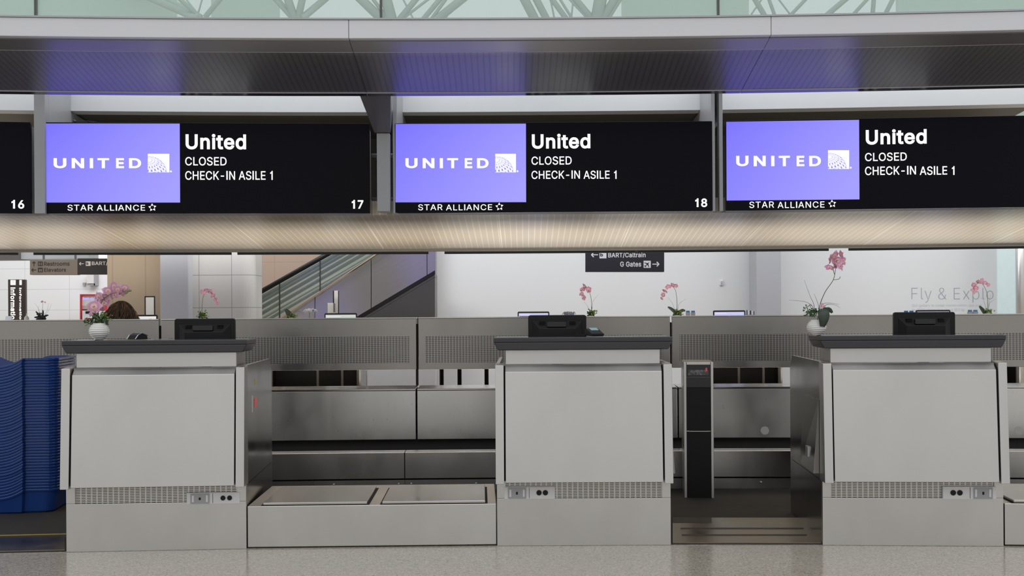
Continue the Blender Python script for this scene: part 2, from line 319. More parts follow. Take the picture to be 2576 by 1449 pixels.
# ------------------------------------------------------------------ text
GLYPHS = {
'&': (448, "197,-7 165,-5 136,1 110,12 88,26 69,42 54,62 43,84 36,108 34,133 36,154 40,173 47,189 85,235 140,279 216,335 237,352 255,375 262,405 260,420 255,434 245,445 233,454 219,459 201,461 168,453 145,431 137,399 145,363 169,327 204,284 438,0 364,0 171,231 121,293 87,344 81,361 77,379 75,398 77,420 82,440 91,458 102,474 117,488 134,499 154,507 176,512 200,513 224,512 246,507 266,499 283,488 297,475 308,459 317,442 322,424 324,404 315,362 291,325 256,293 154,217 110,174 103,161 98,146 97,131 98,115 102,101 109,87 118,76 130,66 143,57 158,51 175,48 193,46 213,48 232,52 251,59 301,95 315,112 327,131 336,151 343,174 348,198 349,224 408,224 406,194 403,167 397,144 371,92 345,62 333,47 315,30 294,17 271,7 246,-1 221,-5"),
',': (188, "38,-119 68,71 137,71 84,-119"),
'-': (453, "337,244 337,188 114,188 114,244"),
'/': (249, "235,533 71,-76 14,-76 178,533"),
'1': (400, "186,0 262,0 262,524 208,524 188,478 150,446 96,424 96,358 150,376 186,402"),
'6': (453, "226,-7 196,-4 168,3 142,15 119,31 100,51 84,74 73,101 66,130 64,162 65,187 71,212 80,239 137,340 252,509 322,509 151,261 145,261 165,288 196,307 235,314 265,312 291,305 316,295 337,280 355,262 370,240 380,215 387,187 389,157 387,127 379,98 368,73 352,50 333,30 310,14 284,3 257,-4|226,48 245,50 263,55 279,63 293,73 304,86 314,101 322,119 326,137 327,157 326,178 322,196 314,213 304,228 293,241 279,251 263,259 245,264 226,265 207,264 190,259 174,252 160,241 148,229 138,214 131,197 126,179 125,158 126,138 131,119 138,102 148,86 160,73 174,63 190,55 207,50"),
'7': (453, "97,0 323,448 323,452 62,452 62,509 391,509 391,449 165,0"),
'8': (453, "226,-7 193,-5 163,1 136,11 111,25 91,42 74,62 62,84 54,109 52,135 53,156 58,176 65,195 75,212 87,228 101,241 117,252 134,260 153,265 153,267 129,276 109,289 93,308 80,330 73,354 70,380 73,405 79,429 90,450 106,469 124,485 146,498 170,508 197,514 226,516 255,514 282,508 306,498 328,485 346,469 361,450 373,429 379,405 382,380 379,354 372,330 359,308 343,289 323,276 300,267 300,265 319,260 335,252 351,241 365,228 377,212 387,195 395,176 399,156 401,135 398,109 391,84 378,62 362,42 341,25 317,11 289,1 259,-5|226,49 248,50 267,54 285,60 300,69 313,79 323,91 331,106 335,121 337,139 335,157 330,173 322,189 312,202 298,213 283,223 265,230 247,234 226,235 206,234 187,230 169,223 154,213 140,202 130,189 122,173 117,157 115,139 117,121 121,106 129,91 139,79 152,69 167,60 185,54 205,50|226,290 274,300 287,308 298,318 307,330 314,344 318,359 319,376 318,392 314,407 308,420 299,432 288,442 275,449 226,460 177,449 164,442 153,432 145,420 138,407 134,392 133,376 134,359 138,344 145,330 154,318 165,308 178,300"),
'?': (358, "132,152 132,159 141,230 148,245 157,258 168,269 209,298 247,334 255,349 260,365 262,384 260,399 257,413 250,425 220,452 178,462 137,453 106,425 99,412 94,396 92,378 27,378 30,406 38,430 49,452 64,471 82,487 103,499 126,508 151,514 178,516 206,514 232,508 255,498 275,486 292,470 306,451 316,430 322,407 324,382 322,356 316,332 306,311 292,292 275,276 254,261 219,235 200,205 194,158 194,152|164,-4 152,-3 141,1 131,9 124,18 120,29 118,41 120,53 124,64 131,73 141,80 152,85 164,86 176,85 186,80 196,73 203,64 208,53 209,41 208,29 203,18 196,9 186,1 176,-3"),
'A': (480, "16,0 201,509 276,509 463,0 395,0 287,302 264,372 232,478 245,478 213,371 191,302 85,0|110,142 110,199 370,199 370,142"),
'B': (456, "60,0 60,509 241,509 274,507 304,501 329,491 350,477 367,461 381,442 390,421 396,398 398,374 397,353 393,336 387,320 356,286 315,267 315,262 331,260 347,254 363,245 378,234 391,220 402,203 411,184 416,161 418,136 416,111 410,88 400,67 386,48 368,31 344,18 317,8 284,2 247,0|125,57 245,57 281,60 309,67 330,80 344,96 353,115 355,137 354,153 350,169 342,184 333,197 320,209 306,218 289,225 269,229 248,231 125,231|125,285 238,285 288,296 302,304 314,314 323,326 330,340 335,355 336,372 333,393 326,412 313,429 294,442 270,449 240,452 125,452"),
'C': (510, "267,-7 225,-3 186,7 150,25 119,49 92,79 70,115 53,157 44,203 40,254 44,305 53,352 70,393 92,429 119,459 150,484 186,501 225,512 267,516 340,504 362,496 383,485 402,471 419,456 435,438 448,418 459,397 467,373 473,348 408,348 389,395 357,428 315,449 267,456 237,453 209,445 184,432 161,414 141,391 125,364 113,332 106,295 103,254 106,213 113,177 125,145 141,117 161,94 184,76 210,63 237,56 267,53 315,60 357,81 389,114 408,160 473,160 467,135 459,112 448,91 435,71 420,53 402,38 383,24 363,13 341,5 317,-2 293,-6"),
'D': (502, "219,0 96,0 96,57 215,57 254,60 288,68 318,81 343,99 363,122 379,149 390,181 397,216 399,255 397,294 390,329 379,361 364,388 344,410 320,428 291,441 258,449 221,452 93,452 93,509 225,509 273,505 315,495 353,478 385,455 412,426 433,391 449,351 458,306 462,255 458,205 449,159 433,119 411,83 384,54 351,31 312,14 268,3|125,509 125,0 60,0 60,509"),
'E': (419, "60,0 60,509 372,509 372,452 125,452 125,286 355,286 355,229 125,229 125,57 375,57 375,0"),
'F': (410, "60,0 60,509 369,509 369,452 125,452 125,278 346,278 346,221 125,221 125,0"),
'G': (520, "269,-7 225,-3 185,7 149,25 118,49 91,79 69,116 53,157 43,203 40,254 43,305 53,352 69,393 91,429 117,459 149,484 184,501 223,512 265,516 291,514 316,510 340,504 363,494 384,483 403,469 421,453 436,436 449,416 460,395 468,373 474,349 408,349 387,393 356,427 315,448 265,456 236,453 209,445 183,432 160,414 141,392 125,364 113,332 106,295 103,254 106,213 113,177 125,145 141,117 161,95 184,76 210,63 238,56 269,53 296,55 322,61 345,71 365,85 382,102 396,123 407,147 413,173 415,202 434,199 283,199 283,256 478,256 478,200 475,160 466,124 451,91 431,62 406,38 377,19 344,5 308,-4"),
'H': (517, "60,0 60,509 125,509 125,289 392,289 392,509 457,509 457,0 392,0 392,232 125,232 125,0"),
'I': (190, "55,0 135,0 135,524 55,524"),
'K': (467, "104,145 104,216 139,261 174,303 212,344 364,509 448,509 231,276 228,276|60,0 60,509 125,509 125,334 124,225 125,193 125,0|372,0 188,259 228,309 449,0"),
'L': (393, "60,0 60,509 125,509 125,57 361,57 361,0"),
'M': (628, "60,0 60,509 152,509 277,187 287,159 299,123 311,84 322,49 307,49 318,83 330,121 342,158 352,187 476,509 568,509 568,0 504,0 504,291 504,327 505,369 506,413 507,457 513,457 498,409 482,363 467,322 456,291 342,0 286,0 170,291 159,321 145,361 129,408 112,457 119,457 120,416 121,372 122,328 122,291 122,0"),
'N': (523, "60,0 60,509 136,509 343,183 363,151 388,107 414,55 405,54 401,108 399,157 399,195 399,509 463,509 463,0 387,0 202,290 177,331 148,381 108,452 119,454 122,384 124,328 125,291 125,0"),
'O': (533, "267,-7 225,-3 186,7 150,25 119,49 92,79 70,115 53,157 44,203 40,254 44,305 53,352 70,393 92,429 119,459 150,484 186,501 225,512 267,516 309,512 348,501 384,484 415,459 442,429 464,393 480,352 490,305 493,254 490,203 480,157 464,115 442,79 415,49 384,25 348,7 309,-3|267,53 296,55 324,63 349,76 372,94 392,116 408,144 420,176 428,213 430,254 428,295 420,332 408,365 392,392 372,415 349,433 324,446 296,453 267,456 237,453 210,445 184,433 161,415 142,392 125,364 113,332 106,295 103,254 106,213 113,176 125,144 142,117 161,94 184,76 210,63 237,55"),
'R': (449, "60,0 60,509 236,509 273,506 305,500 333,489 356,473 376,455 390,433 401,408 407,381 409,352 407,323 401,296 390,271 376,250 356,232 333,217 305,206 273,200 236,198 96,198 96,255 234,255 258,256 280,260 298,267 313,276 325,287 334,300 340,316 344,333 345,352 344,371 340,389 334,405 325,419 313,430 298,440 279,446 258,451 233,452 125,452 125,0|353,0 230,229 303,229 428,0"),
'S': (447, "224,-9 188,-7 156,-1 128,9 102,23 81,40 64,60 51,83 42,109 38,137 104,137 108,118 114,102 123,88 136,76 150,66 166,59 224,49 246,50 267,54 286,60 303,69 317,79 329,92 338,106 344,122 346,139 344,154 340,168 332,179 296,205 245,222 184,239 145,253 112,269 86,289 67,313 56,341 52,372 54,400 62,425 75,448 92,468 113,484 138,498 165,508 195,514 227,516 259,514 289,508 316,498 340,484 360,468 377,449 390,427 398,403 401,378 337,378 332,402 320,421 302,437 280,449 254,456 225,459 204,457 185,454 167,448 152,440 139,430 129,418 121,405 117,391 115,376 117,359 122,345 131,334 169,308 212,293 264,279 312,264 359,238 395,198 402,180 407,161 408,139 406,112 399,87 386,64 370,43 349,25 323,11 294,0 261,-7"),
'T': (449, "32,452 32,509 417,509 417,452 257,452 257,0 193,0 193,452"),
'U': (517, "259,-8 220,-6 186,2 154,15 126,33 103,55 85,80 71,108 63,140 60,173 60,509 124,509 124,178 126,155 132,133 141,113 153,95 169,80 187,68 208,59 232,53 259,52 285,53 309,59 331,68 349,80 364,95 377,113 385,133 391,155 393,178 393,509 457,509 457,173 454,140 446,108 433,80 414,55 391,33 363,15 332,2 297,-6"),
'a': (389, "160,-9 137,-7 115,-3 94,5 76,15 60,29 48,45 38,63 32,84 30,108 32,128 36,146 43,161 53,174 64,184 78,193 125,211 178,220 234,227 265,235 271,240 274,246 276,255 276,257 267,297 240,322 196,331 149,322 118,301 100,274 41,291 51,313 64,331 79,346 95,358 114,368 133,375 194,384 239,379 286,360 300,350 312,336 322,320 330,301 335,278 337,251 337,0 277,0 277,52 272,52 252,25 215,1|170,45 192,47 211,51 228,59 242,68 254,80 263,93 270,108 274,122 276,138 276,190 259,182 231,176 200,171 175,168 134,159 103,139 97,130 93,118 92,105 102,72 130,52"),
'b': (424, "229,-8 208,-7 189,-3 172,4 138,31 118,59 112,59 112,0 53,0 53,509 114,509 114,319 118,319 137,346 171,373 188,379 207,383 229,384 259,382 287,374 313,361 335,342 354,320 370,293 381,261 388,227 390,189 388,151 381,116 370,84 355,57 336,34 313,16 288,3 260,-6|220,47 242,49 262,55 279,66 294,80 306,97 316,117 323,139 327,163 328,189 327,215 323,239 316,261 307,281 295,298 280,311 262,322 243,328 220,330 198,328 178,322 161,312 147,299 134,282 125,263 118,241 114,216 113,189 114,162 118,138 125,115 135,95 147,78 162,65 179,55 198,49"),
'c': (396, "207,-8 174,-5 144,3 117,16 93,35 72,58 56,85 44,116 37,150 34,187 37,225 44,260 56,291 72,318 93,341 117,360 144,374 174,382 207,384 260,377 305,356 340,322 362,277 303,262 290,289 270,311 242,325 207,330 184,328 163,321 145,310 130,296 118,278 108,258 102,236 98,212 96,187 98,163 102,139 108,117 118,97 130,80 145,66 163,55 184,49 207,46 243,52 271,66 292,89 304,117 363,102 341,56 306,21 261,-1"),
'd': (424, "195,-8 165,-6 137,3 111,16 89,34 70,57 55,84 43,116 36,151 34,189 36,227 43,261 55,293 70,320 89,342 112,361 137,374 165,382 196,384 218,383 237,379 253,373 287,346 306,319 311,319 311,509 372,509 372,0 313,0 313,59 307,59 287,31 252,4 236,-3 217,-7|205,47 226,49 246,55 263,65 278,78 290,95 299,115 306,138 310,162 312,189 310,216 306,241 300,263 290,282 278,299 263,312 246,322 227,328 205,330 182,328 162,322 145,311 130,298 118,281 108,261 102,239 98,215 96,189 98,163 102,139 109,117 118,97 130,80 145,66 162,55 182,49"),
'e': (404, "212,-8 177,-5 145,3 117,16 92,35 72,58 56,85 44,116 37,150 34,187 36,224 44,258 55,290 71,317 91,340 115,359 142,373 172,382 205,384 266,374 285,366 303,355 319,341 334,324 347,305 357,282 365,256 370,227 371,194 371,169 75,169 75,221 338,221 310,202 308,226 304,248 298,269 288,286 277,301 263,314 246,323 227,328 205,330 183,328 164,323 146,313 131,301 119,286 109,270 102,251 97,231 96,211 96,178 98,151 102,127 110,106 121,88 135,73 151,61 169,53 190,48 212,46 254,53 285,73 306,105 365,91 358,72 348,55 335,39 320,26 302,14 283,4 261,-3 237,-7"),
'f': (254, "228,379 228,327 6,327 6,379|81,0 81,432 82,452 87,470 96,486 107,499 120,510 135,519 187,530 222,527 243,521 227,468 215,472 195,474 178,472 164,468 154,460 147,449 143,435 142,419 142,0"),
'g': (425, "207,-151 180,-149 156,-146 134,-140 82,-110 51,-69 101,-41 122,-66 154,-88 207,-97 236,-95 261,-87 282,-75 298,-58 308,-34 311,-6 311,68 306,68 287,41 252,16 236,10 217,6 195,5 165,7 138,14 113,27 90,43 71,65 55,90 43,120 36,154 34,191 36,229 43,263 55,293 71,320 90,342 112,361 138,374 166,382 196,384 218,383 237,379 253,373 288,346 308,319 313,319 313,379 372,379 372,-9 370,-40 363,-67 350,-90 334,-109 314,-124 291,-136 265,-144 237,-149|205,59 227,61 246,66 264,75 278,87 290,103 300,121 307,142 311,166 312,193 311,219 307,242 300,264 291,283 279,299 264,312 247,322 227,328 205,330 182,328 163,322 145,312 130,298 118,282 109,262 102,241 98,218 96,193 98,167 102,144 109,123 118,104 131,88 145,76 163,66 183,61"),
'i': (167, "53,0 53,379 114,379 114,0|84,443 73,444 63,448 54,455 47,463 43,472 41,483 43,494 47,504 54,512 63,518 73,522 84,524 95,522 105,518 114,512 121,504 125,494 126,483 125,472 121,463 114,455 105,448 95,444"),
'k': (381, "110,137 110,212 121,212 284,379 360,379 184,199 177,199|53,0 53,509 114,509 114,0|294,0 148,186 191,229 372,0"),
'l': (189, "139,-2 112,0 91,8 74,20 62,37 55,59 53,84 53,509 114,509 114,99 120,62 126,57 135,53 146,52 160,53 170,54 181,3 162,-1"),
'm': (610, "53,0 53,379 112,379 112,295 108,295 114,314 122,331 132,346 172,376 219,386 245,383 268,375 287,361 303,342 314,320 321,295 312,295 318,312 326,329 337,343 381,375 437,386 458,385 478,380 497,372 514,361 529,346 541,328 550,307 555,283 557,255 557,0 496,0 496,254 493,279 485,298 473,313 456,323 438,329 419,330 402,329 387,326 374,320 345,290 335,247 335,0 274,0 274,260 272,280 265,297 253,311 238,322 220,328 199,330 158,320 145,312 135,302 126,289 119,274 115,257 114,238 114,0"),
'n': (410, "114,227 114,0 53,0 53,379 112,379 112,287 102,287 116,319 132,344 152,362 175,374 200,382 227,384 252,383 275,377 295,369 313,356 328,340 341,321 350,298 355,271 357,240 357,0 296,0 296,235 293,263 286,286 273,304 256,318 235,326 210,329 192,328 176,324 161,317 147,308 136,297 126,283 119,266 115,248"),
'o': (415, "207,-8 174,-5 144,3 117,16 93,35 72,58 56,85 44,116 37,150 34,187 37,225 44,260 56,291 72,318 93,341 117,360 144,374 174,382 207,384 241,382 271,374 299,360 323,341 343,318 359,291 371,260 379,225 381,187 379,150 371,116 359,85 343,58 323,35 299,16 271,3 241,-5|207,46 231,49 252,55 270,66 285,80 298,97 307,117 314,139 318,163 319,187 318,212 314,236 307,258 298,278 285,296 270,310 252,321 231,328 207,330 184,328 163,321 145,310 130,296 118,278 108,258 102,236 98,212 96,187 98,163 102,139 108,117 118,97 130,80 145,66 163,55 184,49"),
'p': (424, "53,-143 53,379 112,379 112,319 118,319 137,346 171,373 188,379 207,383 229,384 259,382 287,374 313,361 335,342 354,320 370,293 381,261 388,227 390,189 388,151 381,116 370,84 355,57 336,34 313,16 288,3 260,-6 229,-8 208,-7 189,-3 173,4 138,31 118,59 114,59 114,-143|220,47 242,49 262,55 279,66 294,80 306,97 316,117 323,139 327,163 328,189 327,215 323,239 316,261 307,281 295,298 280,311 262,322 243,328 220,330 198,328 178,322 161,312 147,299 134,282 125,263 118,241 114,216 113,189 114,162 118,138 125,115 135,95 147,78 162,65 179,55 198,49"),
'r': (259, "53,0 53,379 112,379 112,321 115,321 124,339 137,354 152,367 171,377 191,383 213,385 229,384 243,384 243,322 230,324 207,326 190,324 174,321 159,315 146,306 135,296 126,284 119,269 115,254 114,237 114,0"),
's': (365, "182,-8 157,-7 133,-3 112,3 93,12 76,24 62,38 50,54 41,73 36,94 94,107 101,87 111,72 124,60 141,52 160,47 181,45 206,47 227,53 244,62 258,74 265,88 268,103 266,115 262,126 254,136 243,144 229,150 212,155 149,170 118,180 92,192 72,208 58,227 50,249 47,274 49,295 55,314 65,332 79,347 95,360 115,370 137,378 161,383 187,384 212,383 234,379 254,372 271,363 286,352 299,339 324,290 268,277 262,291 254,304 243,316 228,325 210,331 187,333 166,331 147,326 131,317 119,305 111,292 109,277 110,264 115,253 124,243 172,223 229,209 261,200 287,187 306,171 320,153 328,131 331,107 329,85 323,65 312,47 298,31 281,18 260,6 236,-2 210,-7"),
't': (227, "204,379 204,327 6,327 6,379|65,471 126,471 126,98 127,83 130,70 136,61 144,55 156,51 170,50 185,51 202,54 213,2 192,-3 168,-4 138,-1 113,7 92,21 77,41 68,64 65,93"),
'u': (410, "182,-5 158,-3 135,2 115,11 97,23 82,39 69,59 60,82 54,109 53,139 53,379 114,379 114,144 116,117 124,94 137,75 154,61 175,53 200,50 218,51 234,55 249,62 263,71 274,83 283,97 290,113 295,132 296,153 296,379 357,379 357,0 298,0 298,92 307,92 294,60 277,35 257,17 234,5 209,-3"),
'v': (389, "163,0 17,379 84,379 165,155 187,87 206,21 184,21 203,87 224,155 305,379 371,379 226,0"),
'x': (379, "21,0 171,218 171,171 29,379 100,379 147,306 179,253 207,206 175,206 202,253 233,306 282,379 352,379 209,169 209,214 358,0 287,0 231,85 200,136 173,182 205,182 178,136 148,85 91,0"),
'y': (389, "47,-139 61,-86 71,-87 104,-89 130,-74 151,-36 163,-1 17,379 84,379 165,155 187,87 206,21 184,21 202,87 224,155 305,379 371,379 204,-58 177,-107 139,-136 91,-145 65,-143"),
' ': (188, ""),
}
def grow(P, d):
    """move a closed outline sideways by d (to its right), mitred"""
    Q = [P[0]]
    for p in P[1:]:
        if math.hypot(p[0]-Q[-1][0], p[1]-Q[-1][1]) > 0.007: Q.append(p)
    if math.hypot(Q[0][0]-Q[-1][0], Q[0][1]-Q[-1][1]) <= 0.007: Q.pop()
    n = len(Q); out = []
    for i in range(n):
        a, b, c = Vector(Q[i-1]), Vector(Q[i]), Vector(Q[(i+1) % n])
        e, f = (b-a).normalized(), (c-b).normalized(); n1, n2 = Vector((e.y, -e.x)), Vector((f.y, -f.x))
        m = n1+n2
        if m.length < 0.2: m = n1
        m.normalize(); k = min(1.6, 1/max(0.3, m.dot(n1))); q = b+m*d*k; out.append((q.x, q.y))
    return out
def text_mesh(s, bold, spacing, ext):
    """solid letters filled from the outlines above, front at z = ext"""
    x = 0.0; V = []; Fc = []
    for ch in s:
        adv, cont = GLYPHS[ch]; K = []
        for c in cont.split('|') if cont else []: K.append([tuple(float(q)/1000 for q in p.split(',')) for p in c.split()])
        ar = [sum(P[i-1][0]*P[i][1]-P[i][0]*P[i-1][1] for i in range(len(P))) for P in K]
        sg = 1 if K and max(ar, key=abs) > 0 else -1
        vs = []; fs = []
        for P in K:
            P = grow(P, bold*sg); n = len(vs); vs += [Vector((x+p[0], p[1])) for p in P]; fs.append(list(range(n, n+len(P))))
        if vs:
            ed = [(f[i-1], f[i]) for f in fs for i in range(len(f))]
            r = delaunay_2d_cdt(vs, ed, [], 0, 1e-6); n = len(V); m = len(r[0]); keep = []
            for f in r[2]:
                c = sum((r[0][i] for i in f), Vector((0, 0)))/len(f); ins = 0
                for i, j in ed:
                    a, b = vs[i], vs[j]
                    if (a.y > c.y) != (b.y > c.y) and c.x < (b.x-a.x)*(c.y-a.y)/(b.y-a.y)+a.x: ins += 1 if b.y > a.y else -1
                if ins: keep.append(f)
            r = (r[0], r[1], keep)
            V += [(q.x, q.y, ext) for q in r[0]]+[(q.x, q.y, -ext) for q in r[0]]
            Fc += [tuple(n+i for i in f) for f in r[2]]
            cnt = {}
            for f in r[2]:
                for i in range(len(f)):
                    e = (f[i], f[(i+1) % len(f)]); k = (min(e), max(e)); cnt[k] = None if k in cnt else e
            Fc += [(n+e[1], n+e[0], n+m+e[0], n+m+e[1]) for e in cnt.values() if e]
        x += adv/1000*spacing+bold*1.2
    me = bpy.data.meshes.new('lettering'); me.from_pydata(V, [], Fc); me.update(); return me
def fit_text(name, s, F, ly, rect, m, parent, bold=0.0, spacing=1.0, th=0.0015, turn=False):
    """lettering standing on the plane local y = ly, filling the rectangle of picture points given"""
    x0, y0, x1, y1 = rect
    if ' ' in s and not turn:      # one object for each word
        W_ = lambda q: (lambda v: (min(v), max(v)))([c.co.x for c in text_mesh(q, bold, spacing, 0).vertices])
        l0, r0 = W_(s); k = (x1-x0)/(r0-l0); ws = s.split(' '); pos = 0; out = None
        for w_ in ws:
            pre = s[:pos]; off = sum(GLYPHS[c][0]/1000*spacing+bold*1.2 for c in pre); a_, b_ = W_(w_)
            up = any(c in 'ABCDEFGHIJKLMNOPRSTUbdfhkl1&' for c in w_); dn = 'y' in w_ or 'p' in w_; alld = any(c in 'yp' for c in s)
            yb = y1 if (dn or not alld) else y1-(y1-y0)*0.215
            o_ = fit_text(name, w_, F, ly, (x0+(off+a_-l0)*k, y0, x0+(off+b_-l0)*k, yb), m, parent, bold, spacing, th); out = out or o_; pos += len(w_)+1
        return out
    me = text_mesh(s, bold, spacing, 0.5)
    a = F.loc(x0, (y0+y1)/2, ly).x; b = F.loc(x1, (y0+y1)/2, ly).x; zt = F.loc((x0+x1)/2, y0, ly).z; zb = F.loc((x0+x1)/2, y1, ly).z
    vs = [v.co.copy() for v in me.vertices]
    if turn: vs = [Vector((v.y, -v.x, v.z)) for v in vs]
    mnx, mxx = min(v.x for v in vs), max(v.x for v in vs); mny, mxy = min(v.y for v in vs), max(v.y for v in vs)
    for v, c in zip(me.vertices, vs):
        v.co = (a+(c.x-mnx)/(mxx-mnx)*(b-a), ly-th/2-c.z*th, zb+(c.y-mny)/(mxy-mny)*(zt-zb))
    me.update(); me.materials.clear(); me.name = name
    return obj(name, me, m, parent)
def px_poly(F, pts, ly): return [(q.x, q.z) for q in (F.loc(x, y, ly) for x, y in pts)]
def px_rect(F, x0, y0, x1, y1, ly): return px_poly(F, [(x0, y1), (x1, y1), (x1, y0), (x0, y0)], ly)

# ------------------------------------------------------------------ floor
struct('floor', MB().box(-16, 16, -8, 30, -0.1, 0.0), M['floor'])
A0, A1 = ang(-330, 1.0), ang(2900, 1.0)
cp = struct('floor_carpet', MB().arc([(0.02, 0.0), (2.0, 0.0), (2.0, 0.004), (0.02, 0.004)], A0, A1, 24), M['carpet'], AC)

# ------------------------------------------------------------------ canopy over the desks
can = thing('canopy', 'long curved silver edged canopy with dark ribbed underside above the screens', 'canopy', Frame((0, D+0.5, 2.58), 0))
def cpart(name, mb, m, par=None, **k):
    o = obj(name, mb, m, par or can, AC-(par or can).location, **k); return o
sea = [ang(-420, 0), ang(877, 0, 70), ang(1940, 0, 65), ang(2960, 0)]
def soff(v): return 2.683-0.0936*v
for i in range(3):
    g = 0.0006; a0, a1 = sea[i]+g*0.06, sea[i+1]-g*0.06
    cpart('fascia_panel', MB().arc([(0, 2.683), (0.05, 2.683), (0.05, 2.781), (0, 2.781)], a0, a1, 6), M['fascia'], bevel=0.003)
    cpart('front_lip', MB().arc([(0.05, soff(0.05)), (0.235, soff(0.235)), (0.235, 2.72), (0.05, 2.72)], a0, a1, 6), M['canopy_plain'])
    cpart('ribbed_panel', MB().arc([(0.24, soff(0.24)+0.004), (1.035, soff(1.035)+0.004), (1.035, 2.7), (0.24, 2.72)], a0, a1, 6), M['canopy_rib'])
    cpart('rear_lip', MB().arc([(1.04, soff(1.04)), (1.1, 2.580), (1.1, 2.70), (1.04, 2.70)], a0, a1, 6), M['canopy_edge'])
    for v_ in (0.2365, 1.0365): cpart('edge_bead', MB().arc([(v_, soff(v_)-0.001), (v_+0.0028, soff(v_)-0.001), (v_+0.0028, soff(v_)+0.02), (v_, soff(v_)+0.02)], a0, a1, 6), M['fascia'])
cpart('top_plate', MB().arc([(0.05, 2.72), (1.1, 2.70), (1.1, 2.76), (0.05, 2.775)], sea[0], sea[3], 18), M['fascia'])
cpart('top_rail', MB().arc([(-0.008, 2.7815), (0.05, 2.7815), (0.05, 2.79), (-0.008, 2.79)], sea[0], sea[3], 18), M['frame_grey'])
cpart('white_beam', MB().arc([(2.1, 2.650), (2.25, 2.650), (2.25, 2.98), (2.1, 2.98)], sea[0], sea[3], 18), M['beam'])
cpart('upper_soffit', MB().arc([(2.25, 2.655), (3.4, 2.655), (3.4, 2.72), (2.25, 2.72)], sea[0], sea[3], 18), M['brown_soffit'])
cpart('rear_board', MB().arc([(3.4, 2.0), (3.46, 2.0), (3.46, 2.72), (3.4, 2.72)], sea[0], sea[3], 18), M['brown_soffit'])
# bay dividers, girders and the splayed bracket
for px, w in ((103, 0.068), (993.5, 0.03), (1794, 0.026), (1814, 0.024)):
    F = arc_frame(px, 1.5, py=400); t = F.to(can.location)
    par = thing('sign_post', {103: 'broad grey post between screens 16 and 17', 993.5: 'narrow grey post at the left edge of screen 18', 1794: 'narrow grey post at the right edge of screen 18', 1814: 'narrow grey post at the left edge of the rightmost screen'}[px], 'post', Frame(F.w(0, 0, 1.885), F.a), 'posts between the screens')
    y0 = -0.03 if px == 103 else 0.0
    obj('upright', MB().box(-w/2, w/2, y0, 0.09 if px != 103 else 0.06, 0, 1.04), M['frame_grey'], par, bevel=0.004)
    obj('divider_plate', MB().box(-w*0.45, w*0.45, 0.10 if px != 103 else 0.07, 0.595, 0.60, 1.04).box(-w*0.45, w*0.45, 0.597, 1.85, 0.12, 0.76), M['frame_grey'], par)
    obj('girder', MB().box(-w*0.4, w*0.4, -0.6, -0.031 if px == 103 else -0.001, 0.9, 1.0), M['frame_grey'], par)
FB = arc_frame(964, 1.45, 1.895, 430)
br = thing('sign_bracket', 'grey post with splayed arm reaching up to the canopy between screens 17 and 18', 'bracket', FB)
def fb(px, py, v): 
    p = on_v(px, py, v); return FB.to(p)
pz = FB.loc(964, 335, 0).z
obj('post', MB().box(FB.loc(948, 430).x, FB.loc(981, 430).x, 0, 0.09, 0, pz), M['frame_grey'], br, bevel=0.004)
p = [fb(905, 240, 1.10), fb(983, 240, 1.10), fb(982, 334, 1.452), fb(942, 334, 1.452)]
up = Vector((0, 0.16, 0.10))
obj('splayed_arm', MB().hexa([p[0], p[1], p[2], p[3]]+[q+up for q in p]), M['canopy_plain'], br)
for py in (385, 497):
    z = FB.loc(964, py, 0).z
    obj('cross_rod', MB().tube([(-0.085, 0.12, z), (0.085, 0.12, z)], 0.013, 12), M['steel'], br, smooth=True)
obj('vent_grille', MB().box(FB.loc(941, 430).x, FB.loc(947, 430).x, 0.13, 0.15, FB.loc(964, 437, 0).z, FB.loc(964, 396, 0).z), M['black'], br)

# glass screen on top of the canopy
gs = [ang(-360, 0.1), ang(90, 0.1, 20), ang(958, 0.1, 20), ang(1807, 0.1, 20), ang(2800, 0.1)]
gl = ['leftmost sheet of pale green glass standing on the canopy', 'pale green glass sheet on the canopy above screen 17', 'pale green glass sheet on the canopy above screen 18', 'rightmost sheet of pale green glass standing on the canopy']
for i in range(4):
    am = (gs[i]+gs[i+1])/2; F = Frame((AC.x+(R+.1)*math.sin(am), AC.y+(R+.1)*math.cos(am), 2.791), am)
    t = thing('glass_screen', gl[i], 'glass screen', F, 'glass screens on the canopy')
    hw = (R+.1)*math.tan((gs[i+1]-gs[i])/2)-0.007
    obj('pane', MB().box(-hw, hw, -0.006, 0.006, 0, 0.7), M['glass'], t)
    obj('edge_strip', MB().box(hw+0.0005, hw+0.0135, -0.012, 0.012, -0.0, 0.7), M['trim'], t)
    for q in (-1, 1): obj('clamp', MB().box(q*hw*0.6-0.04, q*hw*0.6+0.04, -0.016, 0.016, -0.012, 0.004), M['frame_grey'], t)

# ------------------------------------------------------------------ beige ceiling behind the screens
def ceil_arc(v0, v1, z0, z1, a0, a1, n):
    m = MB().arc([(v0, z0), (v1, z0), (v1, z1), (v0, z1)], a0, a1, n); off = AC-CEIL_C
    m.v = [(x+off.x, y+off.y, z) for x, y, z in m.v]; return m
c0, c1 = ang(-420, 3.0), ang(3000, 3.0)
struct('ceiling', ceil_arc(1.76, 5.9, 1.8985, 2.0, c0, c1, 24), M['ceil'], CEIL_C)
struct('trim_1', ceil_arc(5.9, 6.02, 1.874, 1.93, c0, c1, 24), M['trim'], CEIL_C)

struct('ceiling_far', ceil_arc(6.05, 8.2, 2.506, 2.60, c0, c1, 24), M['brown_soffit'], CEIL_C)

